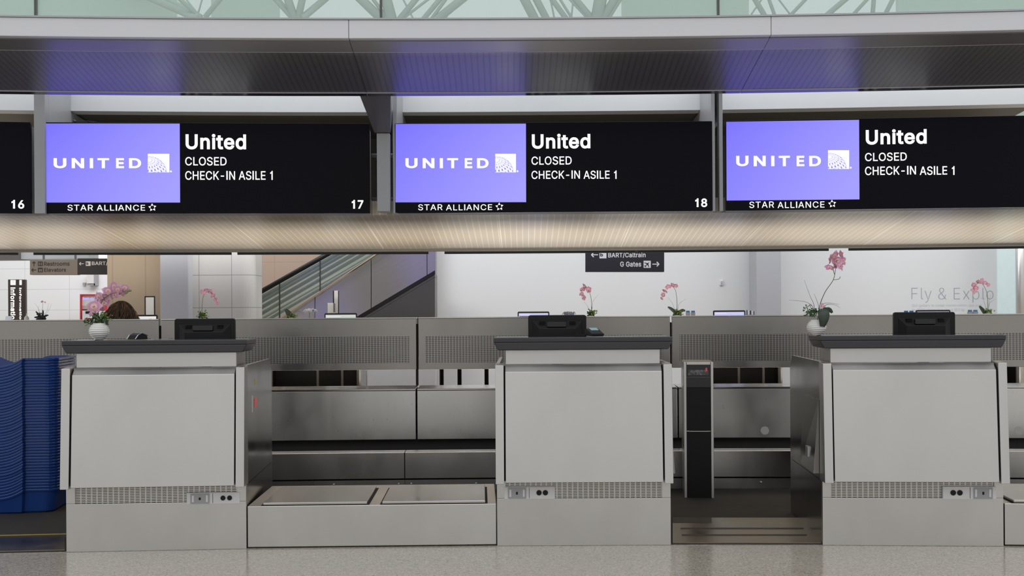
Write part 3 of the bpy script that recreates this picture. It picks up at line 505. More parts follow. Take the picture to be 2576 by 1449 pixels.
# ------------------------------------------------------------------ check-in screens
def globe(F, ly, rect, parent):
    x0, y0, x1, y1 = rect; p0 = F.loc(x0, y1, ly); p1 = F.loc(x1, y0, ly); w, h = p1.x-p0.x, p1.z-p0.z
    sq = obj('globe_emblem', MB().prism_y(px_rect(F, x0, y0, x1, y1, ly), ly-0.002, ly), M['wlit'], parent)
    mb = MB(); cx, cy, rr = 0.03, 0.02, 0.84
    pole = Vector((0, 0.774, 0.633)); e1 = Vector((1, 0, 0)); e2 = pole.cross(e1)
    def P(co, lo):
        q = pole*math.cos(co)+(e1*math.cos(lo)+e2*math.sin(lo))*math.sin(co); return q
    def quad(c0, c1, l0, l1):
        pts = [P(c0, l0), P(c0, (l0+l1)/2), P(c0, l1), P(c1, l1), P(c1, (l0+l1)/2), P(c1, l0)]
        if any(q.z < -0.02 for q in pts): return
        xy = [(cx+rr*q.x, cy+rr*q.y) for q in pts]
        if any(x < -0.02 or y < -0.02 or x > 0.99 for x, y in xy): 
            if all(x < 0 or y < 0 for x, y in xy): return
            xy = [(max(0, x), max(0, y)) for x, y in xy]
        a = sum(xy[i][0]*xy[(i+1) % 6][1]-xy[(i+1) % 6][0]*xy[i][1] for i in range(6))
        if abs(a) < 1e-5: return
        n = len(mb.v); mb.add([(p0.x+x*w, ly-0.003, p0.z+y*h) for x, y in xy], [(0, 1, 2, 3, 4, 5)])
    rad = math.radians
    bands = [(6, 9), (13, 17), (21, 25), (31, 37), (43, 51), (57, 66), (72, 82), (88, 98)]
    for bi, (c0, c1) in enumerate(bands):
        for k in range(-26, 27):
            if bi > 2 and k % 2 == (bi % 2): 
                lo = rad(k*8); quad(rad(c0), rad(c1), lo, lo+rad(8))
            elif bi <= 2 and k % 2: lo = rad(k*8); quad(rad(c0), rad(c1), lo, lo+rad(5))
        for k in range(-60, 60):
            lo = rad(k*4); e = c1+2.5; quad(rad(e), rad(e+1.2), lo, lo+rad(4))
    for k in range(0, 30):   # outer rim
        a, b = PI/2-PI/2*k/30, PI/2-PI/2*(k+1)/30
        pts = [(cx+q*math.cos(s), cy+q*math.sin(s)) for q, s in ((rr, a), (rr, b), (rr-0.018, b), (rr-0.018, a))]
        mb.add([(p0.x+max(0, x)*w, ly-0.003, p0.z+max(0, y)*h) for x, y in pts], [(0, 1, 2, 3)])
    obj('globe_grid', mb, M['blue_mark'], sq)
    obj('mark_dot', MB().disc_y(p1.x+0.0095, p0.z+0.006, 0.0058, ly-0.002, ly, 12), M['wlit'], sq)
def star(F, ly, rect, parent):
    x0, y0, x1, y1 = rect; c = F.loc((x0+x1)/2, (y0+y1)/2, ly); r = (F.loc(x1, y0, ly).x-c.x)
    mb = MB()
    for k in range(5):
        a = PI/2-2*PI*k/5
        pts = [(1.0, a+0.05), (0.60, a+0.66), (0.47, a-0.50)]
        mb.prism_y([(c.x+r*q*math.cos(s), c.z+r*q*math.sin(s)) for q, s in pts], ly-0.002, ly)
    obj('alliance_star', mb, M['wlit'], parent)
def check_sign(px0, px1, yt, yb, label, blue=None, T=None, frame=None, name='check_in_screen'):
    F = frame or chord_frame(on_v(px0, 420, 1.5), on_v(px1, 420, 1.5), 1.8887)
    t = thing(name, label, 'screen', F, 'screens above the check-in line')
    hw = (F.to(on_v(px1, 420, 1.5))-F.to(on_v(px0, 420, 1.5))).x/2 if not frame else 1.05
    h = 0.586
    obj('display_panel', MB().box(-hw, hw, 0, 0.035, 0, h), M['screen_black'], t, bevel=0.002)
    obj('housing', MB().box(-hw+0.02, hw-0.004, 0.036, 0.23, 0.004, h-0.02), M['frame_grey'], t, bevel=0.004)
    if blue: obj('logo_screen', MB().prism_y(px_poly(F, blue, -0.001), -0.0018, -0.0002), M['blue'], t)
    for (n, s, rect, bold, sp) in T or []:
        if n == 'globe': globe(F, -0.002, rect, t)
        elif n == 'star': star(F, -0.0005, rect, t)
        elif n == 'wordmark':
            for ch, u0, u1 in zip(s, (0, .207, .413, .502, .714, .862), (.145, .348, .451, .634, .804, 1.0)):
                fit_text('wordmark_letter', ch, F, -0.002, (rect[0]+(rect[2]-rect[0])*u0, rect[1], rect[0]+(rect[2]-rect[0])*u1, rect[3]), M['wlit'], t, bold, 1)
        else: fit_text(n, s, F, -0.0005, rect, M['wlit'], t, bold, sp)
    return t, F, hw
def content(num, a, b, c, n, wm, g, sa, st):
    L = [('airline_name', 'United', a, 0.023, 1.0), ('status_text', 'CLOSED', b, 0.006, 1.0), ('aisle_text', 'CHECK-IN ASILE 1', c, 0.006, 1.0),
         ('wordmark', 'UNITED', wm, 0.026, 1.42), ('globe', '', g, 0, 1), ('alliance_text', 'STAR ALLIANCE', sa, 0.004, 1.08), ('star', '', st, 0, 1)]
    if n: L.append(('counter_number', num, n, 0.022, 1.0))
    return L
check_sign(-746, 77, 305, 538, 'black end of the overhead screen marked 16 at the far left', None, [('counter_number', '16', (29, 503, 61, 525), 0.022, 1.0)])
s17, F17, _ = check_sign(107, 930, 307, 536, 'wide overhead screen marked 17 with violet logo half and closed notice', [(109, 509.5), (453, 509.5), (452, 311), (109, 310.5)],
    content('17', (467, 337, 619, 376), (466, 395, 570, 416.5), (466, 430, 686, 452.5), (885, 503, 914, 525), (135, 398, 355, 423), (372, 387, 426, 433.5), (170, 515, 365, 530), (373, 512.5, 394, 531.5)))
s18, F18, _ = check_sign(993, 1793, 312, 532, 'wide overhead screen marked 18 with violet logo half and closed notice', [(995, 509), (1323.5, 508.5), (1323, 311), (995, 312)],
    content('18', (1338, 336.5, 1485, 374), (1337, 393.5, 1438, 414.5), (1337, 429, 1551, 450), (1749, 499, 1779, 521), (1020, 398, 1229, 423), (1246, 387, 1298, 433.5), (1052, 514, 1238, 529), (1246, 510.5, 1267, 529.5)))
check_sign(1825, 2645, 303, 531, 'rightmost wide overhead screen cut by the picture edge, violet logo half and closed notice', [(1828, 504.5), (2162, 501.5), (2161, 301.5), (1827, 306.5)],
    content('', (2178, 325, 2331, 363), (2176, 384, 2281, 405), (2176, 418, 2401, 440), None, (1852, 392, 2065, 418), (2083, 378, 2136, 425), (1885, 507, 2074, 523), (2083, 503.5, 2104, 522)))
q = F17.loc(187, 307, 0)
sn = obj('sensor_ball', MB().sphere((q.x, 0.0, q.z+0.002), 0.012, 14), M['black_gloss'], s17, smooth=True)
obj('sensor_cable', MB().tube([(q.x, 0.03, q.z+0.008), (q.x+0.08, 0.035, q.z+0.012), (q.x+0.13, 0.035, q.z+0.004)], 0.003, 6), M['black'], s17)
# the same screens on the far side of the island, facing away
opp = [(-422, 45, 'first'), (84, 582, 'l'), (597, 1078, 'm'), (1118, 1597, 'r'), (1604, 2085, 's'), (2135, 2616, 't')]
on = ['back of the far side screen over the information counter', 'black back of the far side screen over the tan wall and tiled pillar', 'black back of the far side screen over the escalator', 'black back of the far side screen left of the white wall sign bracket', 'black back of the far side screen over the grey wall column', 'black back of the far side screen over the gallery lettering']
for (x0, x1, _), lb in zip(opp, on):
    a, b = on_d(x0, 635, 13.0), on_d(x1, 635, 13.0); a = on_v(x0, 635, 6.7); b = on_v(x1, 635, 6.7)
    G = chord_frame(a, b, 1.884); hw = (b-a).length/2
    t = thing('far_screen', lb, 'screen', G, 'screens on the far side')
    obj('housing', MB().box(-hw, hw, 0, 0.03, 0, 0.586), M['black'], t)
    obj('logo_screen', MB().box(0.02, hw-0.02, 0.0302, 0.033, 0.08, 0.57), M['blue_far'], t)
    obj('hanger', MB().box(-0.05, 0.05, -0.04, -0.001, 0.1, 0.62), M['trim'], t)

# ------------------------------------------------------------------ check-in desks
def desk(F, Wd, name, label, group, outlet=None, outlet_flip=False, extra=None):
    t = thing(name, label, 'check-in desk', F, group); h = Wd/2; st = M['steel']
    obj('plinth', MB().box(-h, h, 0, 0.03, 0.0, 0.25).box(-h, -h+0.046, 0, 0.03, 0.2505, 0.343).box(h-0.046, h, 0, 0.03, 0.2505, 0.343), st, t, bevel=0.002)
    obj('vent_grille', MB().box(-h+0.046, h-0.046, 0.012, 0.02, 0.2505, 0.343), M['desk_vent'], t)
    fp = [(-0.085, 0.345), (-0.047, 0.921), (-0.004, 0.956), (0.03, 0.956), (0.03, 0.345)]
    obj('front_panel', MB().prism_x(fp, -h+0.048, h-0.048), st, t, bevel=0.002)
    for s in (-1, 1):
        xa, xb = sorted((s*(h+0.004), s*(h-0.040)))
        obj('side_fin', MB().prism_x([(-0.091, 0.338), (-0.053, 0.957), (0.05, 0.963), (0.05, 0.338)], xa, xb), st, t, bevel=0.002)
        xa, xb = sorted((s*h, s*(h-0.018)))
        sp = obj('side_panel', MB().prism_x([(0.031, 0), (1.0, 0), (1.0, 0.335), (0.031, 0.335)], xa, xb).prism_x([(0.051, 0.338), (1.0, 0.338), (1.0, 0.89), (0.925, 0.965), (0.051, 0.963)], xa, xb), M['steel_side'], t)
    obj('recess_back', MB().box(-h+0.018, h-0.018, 0.031, 0.045, 0.01, 0.95), M['gap'], t)
    obj('neck', MB().box(-h+0.05, h-0.05, 0.024, 0.29, 0.958, 1.034), st, t, bevel=0.002)
    lw = h+0.012
    obj('ledge', MB().hexa([(-lw+0.022, -0.022, 1.035), (lw-0.022, -0.022, 1.035), (lw-0.022, 0.29, 1.035), (-lw+0.022, 0.29, 1.035), (-lw, -0.022, 1.075), (lw, -0.022, 1.075), (lw, 0.31, 1.075), (-lw, 0.31, 1.075)])
        .box(-lw, lw, -0.022, 0.31, 1.0752, 1.1), M['ledge'], t, bevel=0.004)
    obj('ledge_surface', MB().box(-lw+0.012, lw-0.012, -0.008, 0.30, 1.1, 1.1012), M['ledge_top'], t)
    obj('worktop', MB().box(-h+0.0185, h-0.0185, 0.3, 1.0, 0.78, 0.8), M['ledge'], t)
    obj('cabinet', MB().box(-h+0.0185, h-0.0185, 0.6, 0.61, 0.06, 0.78).box(-h+0.0185, h-0.0185, 0.61, 0.98, 0.06, 0.075), M['dark_cab'], t)
    mb = MB()
    for x in (-h+0.03, -h+0.19, -h+0.44, h-0.03): mb.box(x-0.011, x+0.011, 0.965, 0.995, 0.075, 0.78)
    mb.box(-h+0.02, h-0.02, 0.965, 0.994, 0.70, 0.779)
    obj('cabinet_frame', mb, M['cab_edge'], t)
    if outlet:
        x0, y0, x1, y1 = outlet; a = F.loc(x0, y1, -0.004); b = F.loc(x1, y0, -0.004); w = b.x-a.x; hh = b.z-a.z
        op = obj('outlet_plate', MB().box(a.x, b.x, -0.006, 0.02, a.z, b.z), M['white'], t, bevel=0.002)
        fx = (lambda u: a.x+w*(1-u)) if outlet_flip else (lambda u: a.x+w*u)
        def bx(u0, u1, w0, w1, d): xa, xb = sorted((fx(u0), fx(u1))); return MB().box(xa, xb, -0.006-d, -0.0061, a.z+hh*w0, a.z+hh*w1)
        dp = obj('data_plate', bx(0.07, 0.43, 0.06, 0.94, 0.003), M['grey_plate'], op, bevel=0.001)
        for u in (0.30, 0.52): 
            pass
        obj('data_label', MB().add(bx(0.10, 0.135, 0.2, 0.78, 0.004).v, bx(0.10, 0.135, 0.2, 0.78, 0.004).f).add(bx(0.365, 0.40, 0.2, 0.78, 0.004).v, bx(0.365, 0.40, 0.2, 0.78, 0.004).f), M['paper'], op)
        obj('data_jack', bx(0.23, 0.265, 0.38, 0.60, 0.0045), M['black'], op)
        for u in (0.685, 0.81):
            r = hh*0.21; obj('socket', MB().disc_y(fx(u), a.z+hh*0.52, r, -0.010, -0.0062, 20), M['black'], op)
        obj('plate_joint', bx(0.487, 0.494, 0.08, 0.94, 0.001), M['gap'], op)
    return t
def desk_frame(x0, y0, x1, y1):
    a, b = on_v(x0, y0, 0), on_v(x1, y1, 0); return chord_frame(a, b), (b-a).length
DK = []
for (x0, y0, x1, y1, lb, oc, fl) in (
    (167, 1391, 620, 1383, 'stainless steel check-in desk with the leaning pink orchid, left of the two bag scales', (470, 1238, 603, 1269), False),
    (1251, 1371, 1688, 1371, 'stainless steel check-in desk with the card reader, under screen 18', (1269, 1224, 1396, 1256), False),
    (2070, 1370, 2525, 1376, 'stainless steel check-in desk with the tall single stem orchid, at the right', (2372, 1224, 2506, 1256), True)):
    F, w = desk_frame(x0, y0, x1, y1); DK.append((desk(F, w, 'check_in_desk', lb, 'front check-in desks', oc, fl), F, w))
dL, FL, wL = DK[0]; dM, FM, wM = DK[1]; dR, FR, wR = DK[2]
# marks on the side of the left desk
hx = wL/2
obj('yellow_sticker', MB().prism_x([(0.33+0.017*math.cos(k*PI/8), 0.86+0.017*math.sin(k*PI/8)) for k in range(16)], hx, hx+0.0012), plain('yellow_sticker', lin(205, 180, 40), 0.5), dL, label='small round yellow sticker')
obj('side_slot', MB().box(hx, hx+0.002, 0.22, 0.235, 0.70, 0.79), M['white'], dL)
obj('red_readout', MB().box(hx, hx+0.0015, 0.30, 0.38, 0.72, 0.77), emit('red_readout', (0.5, 0.03, 0.03, 1), 0.6), dL, label='red lit scale readout')
# flap hung on the left side of the right desk and one on the right of the middle desk
hx = wR/2
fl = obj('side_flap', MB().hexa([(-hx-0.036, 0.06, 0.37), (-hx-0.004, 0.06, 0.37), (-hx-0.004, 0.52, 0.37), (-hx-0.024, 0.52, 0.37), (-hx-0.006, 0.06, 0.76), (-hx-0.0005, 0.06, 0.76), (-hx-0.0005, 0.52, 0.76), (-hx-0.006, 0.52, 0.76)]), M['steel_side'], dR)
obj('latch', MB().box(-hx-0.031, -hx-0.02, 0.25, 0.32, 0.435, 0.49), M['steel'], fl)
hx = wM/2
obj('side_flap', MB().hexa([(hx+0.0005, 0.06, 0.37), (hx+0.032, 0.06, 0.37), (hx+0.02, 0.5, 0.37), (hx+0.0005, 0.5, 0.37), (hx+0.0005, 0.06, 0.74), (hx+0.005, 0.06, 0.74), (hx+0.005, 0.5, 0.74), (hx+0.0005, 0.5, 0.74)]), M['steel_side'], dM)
# desks of the far side, seen from their staff side
for px, lb in ((410, 'far side desk behind the bent over person'), (815, 'far side desk open at the back, seen below the partition left of centre'), (1385, 'far side desk behind the middle check-in desk'), (1822, 'far side desk open at the back, seen right of the display pedestal'), (2385, 'far side desk behind the right check-in desk')):
    F = arc_frame(px, 7.0); G = Frame(F.o, F.a+PI)
    desk(G, 0.94, 'check_in_desk', lb, 'far side check-in desks')

# ------------------------------------------------------------------ monitors
def monitor(F, ly, rect, zb, label, lit=None, group=None):
    """desk monitor; its back to us unless lit"""
    x0, y0, x1, y1 = rect; a = F.loc(x0, y0, ly); b = F.loc(x1, y0, ly); cx = (a.x+b.x)/2; hw = (b.x-a.x)/2; zt = a.z; hh = 0.27
    G = Frame(F.w(cx, ly, zb), F.a); t = thing('monitor', label, 'monitor', G, group); top = zt-zb; bot = top-hh
    obj('bezel', MB().prism_y(rrect(-hw, hw, bot, top, 0.014), 0.0, 0.028), M['black'], t, bevel=0.003)
    if lit is None:
        k = MB(); o1 = [(-hw*0.86, bot+0.03), (hw*0.86, bot+0.03), (hw*0.86, top-0.028), (-hw*0.86, top-0.028)]; o2 = [(-hw*0.62, bot+0.05), (hw*0.62, bot+0.05), (hw*0.62, top-0.075), (-hw*0.62, top-0.075)]
        k.add([(x, 0, z) for x, z in o1]+[(x, -0.035, z) for x, z in o2], [(4, 5, 6, 7), (0, 1, 5, 4), (1, 2, 6, 5), (2, 3, 7, 6), (3, 0, 4, 7), (3, 2, 1, 0)])
        obj('back_hump', k, M['black'], t, bevel=0.003)
        obj('handle', MB().prism_y(rrect(-hw*0.36, hw*0.30, top-0.068, top-0.04, 0.006), -0.038, -0.012), M['black_gloss'], t, bevel=0.002)
        for s in (-1, 1):
            v = MB()
            for i in range(6): v.box(min(s*hw*0.42, s*hw*0.62), max(s*hw*0.42, s*hw*0.62), -0.024, -0.008, top-0.062+i*0.005, top-0.0598+i*0.005)
            obj('vent_slots', v, M['gap'], t)
        obj('screen', MB().box(-hw+0.012, hw-0.012, 0.0282, 0.03, bot+0.015, top-0.015), emit('dim_screen', (0.2, 0.22, 0.3, 1), 0.6), t)
        ny = 0.02
    else:
        sc_ = obj('screen', MB().box(-hw+0.013, hw-0.013, -0.002, -0.0002, bot+0.015, top-0.017), lit, t)
        for (u0, u1, w0, w1, m) in lit_bits:
            obj('window_pane', MB().box(-hw+0.013+u0*2*(hw-0.013), -hw+0.013+u1*2*(hw-0.013), -0.003, -0.0021, top-0.017-w1, top-0.017-w0), m, sc_)
        ny = 0.04
    obj('stand_neck', MB().box(-0.03, 0.03, ny, ny+0.02, 0.012, bot+0.12), M['black'], t)
    obj('stand_base', MB().prism_z(rrect(-0.1, 0.1, ny-0.07, ny+0.09, 0.02), 0, 0.012), M['black'], t)
    return t
monitor(FL, 0.5, (438.5, 802, 591.5, 857), 0.80, 'black monitor back on the desk with the leaning orchid', group='monitors on the front desks')
monitor(FM, 0.5, (1328.5, 793, 1475, 848), 0.80, 'black monitor back on the middle desk beside the card reader', group='monitors on the front desks')
monitor(FR, 0.5, (2248, 785.5, 2403, 841), 0.80, 'black monitor back on the right hand desk', group='monitors on the front desks')
lav = emit('lavender_screen', lin(205, 205, 250), 0.9); wsc = emit('white_screen', lin(238, 236, 238), 0.9); gsc = emit('pale_screen', lin(205, 214, 208), 0.9)
mint = emit('mint_pane', lin(110, 225, 200), 0.9); dk = emit('dark_pane', lin(30, 20, 90), 0.5); org = emit('orange_mark', lin(235, 120, 60), 0.9); blk = plain('dark_bar', (0.02, 0.02, 0.03, 1), 0.3); cyn = emit('cyan_pane', lin(150, 220, 250), 0.9)
for (px, rect, lm, bits, lb) in (
    (345, (343, 792, 396, 805), wsc, [(0.62, 0.78, 0.026, 0.034, org)], 'lit white far monitor beside the bent over person'),
    (815, (816, 788, 898, 803), gsc, [(0.02, 0.5, 0.016, 0.024, wsc), (0.02, 0.48, 0.036, 0.06, blk), (0.5, 1.0, 0.034, 0.06, mint)], 'lit far monitor with mint panel in front of the escalator'),
    (1362, (1302, 784, 1382, 800), lav, [(0.02, 0.4, 0.012, 0.018, wsc), (0.02, 0.5, 0.03, 0.06, dk)], 'lit lavender far monitor peeking over the middle desk monitor'),
    (1830, (1794, 781, 1875, 797), lav, [(0.02, 0.42, 0.012, 0.018, wsc), (0.02, 0.48, 0.036, 0.06, dk), (0.5, 1.0, 0.034, 0.06, cyn)], 'lit lavender far monitor under the grey column'),
    (2330, (2304, 780, 2391, 795), lav, [(0.02, 0.4, 0.02, 0.026, wsc)], 'dark topped far monitor just above the right desk monitor')):
    lit_bits = bits; F = arc_frame(px, 6.45); monitor(F, 0, rect, 0.8, lb, lm, 'monitors on the far side desks')

# ------------------------------------------------------------------ small things on the front ledges
G = FM; q = G.loc(1497, 846, 0.12); g = Frame(G.w(q.x, 0.14, 1.1012), G.a-0.35)
t = thing('card_reader', 'black card reader with small lit display on the middle desk', 'card reader', g)
obj('body', MB().prism_x([(-0.045, 0.002), (-0.05, 0.014), (0.035, 0.044), (0.06, 0.036), (0.062, 0.003)], -0.036, 0.036), M['black'], t, bevel=0.006)
obj('display', MB().hexa([(-0.022, 0.0, 0.033), (0.022, 0.0, 0.033), (0.022, 0.03, 0.0435), (-0.022, 0.03, 0.0435), (-0.022, 0.0, 0.036), (0.022, 0.0, 0.036), (0.022, 0.03, 0.0465), (-0.022, 0.03, 0.0465)]), plain('reader_display', lin(170, 205, 215), 0.2), t)
obj('cable', MB().tube([(0.0, 0.06, 0.006), (-0.04, 0.1, 0.004), (-0.07, 0.11, 0.004)], 0.003, 6), M['black'], t)
q = FL.loc(344, 856, 0.10); g = Frame(FL.w(q.x, 0.12, 1.1012), FL.a+0.5)
t = thing('document_scanner', 'small black and chrome document scanner on the left desk ledge', 'scanner', g)
obj('shell', MB().prism_x([(-0.05, 0.002), (-0.03, 0.024), (0.0, 0.034), (0.04, 0.026), (0.05, 0.002)], -0.028, 0.028), M['black'], t, bevel=0.004)
for s in (-1, 1): obj('chrome_edge', MB().tube([(s*0.029, -0.05, 0.004), (s*0.03, -0.03, 0.025), (s*0.029, 0.0, 0.035), (s*0.029, 0.045, 0.022)], 0.0025, 6), M['steel'], t)
q = FL.loc(225, 858, 0.08)
o = obj('paper_sheet', MB().box(-0.06, 0.03, -0.05, 0.05, 0, 0.001), M['paper'], None, FL.w(q.x, 0.12, 1.1013), (0, 0, -FL.a)); tag(o, 'white paper sheet under the left white vase on the ledge', 'paper')

# ------------------------------------------------------------------ bag scale between the left and middle desks
def bag_scale(px0, px1, label, plates, v0=0.012):
    a, b = on_v(px0, 1380, v0), on_v(px1, 1374, v0); F = chord_frame(a, b); w = (b-a).length/2
    t = thing('bag_scale', label, 'scale', F, 'bag scales')
    obj('base', MB().box(-w, w, 0, 0.74, 0.006, 0.222), M['steel'], t, bevel=0.003)
    for pl in plates:
        x0, x1 = F.loc(pl[0], 1265, 0).x, F.loc(pl[1], 1265, 0).x
        obj('weigh_plate', MB().box(x0, x1, 0.012, 0.60, 0.2235, 0.238), M['plate'], t, bevel=0.003)
        obj('plate_gap', MB().box(x0-0.012, x1+0.012, 0.008, 0.612, 0.2222, 0.2232), M['gap'], t)
    return t
M['plate'] = steel('weigh_plate_steel', (0.58, 0.55, 0.51, 1), 0.14, 0.24, 0.2)
bag_scale(623, 1249, 'long low steel bag scale with two weighing plates between the left and middle desks', [(661, 923), (961, 1221)])
bag_scale(2528, 2960, 'low steel bag scale cut by the right picture edge', [(2552, 2820)])

# ------------------------------------------------------------------ baggage conveyor and partition behind the desks
cv = thing('baggage_conveyor', 'long steel baggage conveyor running behind the desks below the slotted partition', 'conveyor', Frame((0, D+2.0, 0), 0))
def vpart(name, mb, m, **k): return obj(name, mb, m, cv, AC-cv.location, **k)
B0, B1 = ang(-330, 2.0), ang(2900, 2.0)
cut = [B0, ang(1018, 2.0, 1170), ang(1740, 2.0, 1170), B1]
for i in range(3):
    a0, a1 = cut[i]+0.00004, cut[i+1]-0.00004
    vpart('kick_strip', MB().arc([(2.015, 0.0), (2.05, 0.0), (2.05, 0.075), (2.015, 0.075)], a0, a1, 8), M['steel_dark'])
    vpart('near_wall', MB().arc([(2.0, 0.085), (2.15, 0.085), (2.15, 0.268), (2.0, 0.268)], a0, a1, 8), M['steel_dark'], bevel=0.003)
vpart('belt', MB().arc([(2.16, 0.13), (2.96, 0.13), (2.96, 0.15), (2.16, 0.15)], B0, B1, 24), M['rubber'])
vpart('belt_bed', MB().arc([(2.16, 0.0), (2.98, 0.0), (2.98, 0.128), (2.16, 0.128)], B0, B1, 24), M['gap'])
vpart('recess_board', MB().arc([(2.985, 0.0), (3.05, 0.0), (3.05, 0.30), (2.985, 0.30)], B0, B1, 24), M['rubber'])
fc = [B0, ang(395, 2.9, 1040), ang(1048, 2.9, 1040), ang(1706, 2.9, 1040), ang(2350, 2.9, 1040), B1]
for i in range(5):
    a0, a1 = fc[i]+0.00015, fc[i+1]-0.00015
    vpart('far_panel', MB().arc([(2.9, 0.262), (2.96, 0.262), (2.96, 0.64), (2.9, 0.64)], a0, a1, 6), M['steel_scuffed'], bevel=0.004)
    vpart('far_ledge', MB().arc([(2.9, 0.641), (3.33, 0.641), (3.33, 0.655), (2.9, 0.655)], a0, a1, 6), M['steel_ledge'] if 'steel_ledge' in M else M['plate'], bevel=0.003)
vpart('ledge_support', MB().arc([(3.25, 0.0), (3.31, 0.0), (3.31, 0.64), (3.25, 0.64)], B0, B1, 24), M['dark_cab'])
for px, py, r in ((955, 1087, 0.029), (1091, 1087, 0.029), (1924, 1083, 0.032), (2563, 1083, 0.032)):
    F = arc_frame(px, 2.9, py=py); q = F.loc(px, py, 0)
    o = obj('round_sticker', MB().disc_y(q.x, q.z, r, -0.0016, -0.0002), plain('sticker_grey', lin(206, 204, 199), 0.7), cv, F.o-cv.location, (0, 0, -F.a))
for px, py in ((840, 1219), (1003, 1217.5), (1035, 1217), (1198, 1216), (1914, 1213)):
    F = arc_frame(px, 2.015, py=py); q = F.loc(px, py, 0)
    obj('bolt', MB().sphere((q.x, -0.004, max(q.z, 0.02)), 0.0085, 12), M['steel'], cv, F.o-cv.location, (0, 0, -F.a), smooth=True)
pc = [ang(-245, 3.3, 870), ang(403, 3.3, 870), ang(1050, 3.3, 870), ang(1688.5, 3.3, 870), ang(2330, 3.3, 870), ang(2960, 3.3, 870)]
pl = ['slotted steel partition panel behind the blue trays at far left', 'slotted steel partition panel behind the left desk monitor', 'slotted steel partition panel behind the middle desk monitor', 'slotted steel partition panel behind the display pedestal', 'slotted steel partition panel at the far right edge']
M['steel_panel'] = steel('partition_steel', (0.37, 0.35, 0.325, 1), 0.22, 0.36)
for i in range(5):
    am = (pc[i]+pc[i+1])/2; o = Vector((AC.x+(R+3.3)*math.sin(am), AC.y+(R+3.3)*math.cos(am), 0.656))
    t = thing('partition_panel', pl[i], 'partition', Frame(o, 0), 'slotted partition panels'); off = AC-o
    a0, a1 = pc[i]+0.00025, pc[i+1]-0.00025
    obj('panel', MB().arc([(3.3, 0.784), (3.36, 0.784), (3.36, 1.195), (3.3, 1.195)], a0, a1, 6), M['steel_panel'], t, off, bevel=0.003)
    obj('top_cap', MB().arc([(3.285, 1.1955), (3.5, 1.1955), (3.5, 1.203), (3.285, 1.203)], a0, a1, 6), M['plate'], t, off)
    m = 0.0017; obj('vent_grille', MB().arc([(3.2985, 0.838), (3.2998, 0.838), (3.2998, 1.054), (3.2985, 1.054)], a0+m, a1-m, 6), M['back_vent'], t, off)
    b = a1+0.00012; obj('support_post', MB().arc([(3.315, 0.656), (3.345, 0.656), (3.345, 1.15), (3.315, 1.15)], b-0.0003, b+0.0003, 1), M['gap'], t, off)

# ------------------------------------------------------------------ steel floor plates in the walk-through gaps
def floor_plate(pts, label, strips, name='floor_plate'):
    P = [on_v(px, py, v) for px, py, v in pts]; c = sum(P, Vector())/len(P)
    o = thing(name, label, 'floor plate', Frame((c.x, c.y, 0.004), 0))
    poly = [((p.x-c.x), (p.y-c.y)) for p in P]
    obj('plate', MB().prism_z(poly, 0.0005, 0.005), M['steel_plate'], o)
    for (x0, x1, v0, v1, py) in strips:
        Q = [on_v(x0, py, v0), on_v(x1, py, v0), on_v(x1, py, v1), on_v(x0, py, v1)]
        obj('grip_strip', MB().prism_z([(p.x-c.x, p.y-c.y) for p in Q], 0.0052, 0.0062), M['rubber'], o)
    return o
floor_plate([(1692, 1370, 0.03), (2066, 1370, 0.03), (2022, 1310, 0.80), (1692, 1310, 0.80)], 'worn steel floor plate with two dark grip strips between the middle and right desks', [(1715, 2030, 0.22, 0.26, 1350), (1712, 2022, 0.42, 0.46, 1337), (1692, 1790, 0.62, 0.79, 1318)])
floor_plate([(-200, 1390, 0.03), (163, 1390, 0.03), (163, 1340, 0.42), (-200, 1340, 0.42)], 'steel floor plate below the blue trays at the left edge', [])
p0, p1 = on_v(-200, 1331, 0.5), on_v(166, 1328, 0.5); F = chord_frame(p0, p1)
o = obj('floor_tape', MB().box(-(p1-p0).length/2, (p1-p0).length/2, 0, 0.02, 0.0045, 0.0062), plain('yellow_tape', lin(190, 160, 60), 0.5), None, F.o, (0, 0, -F.a)); tag(o, 'worn yellow tape line on the dark floor in front of the blue trays', 'floor tape')

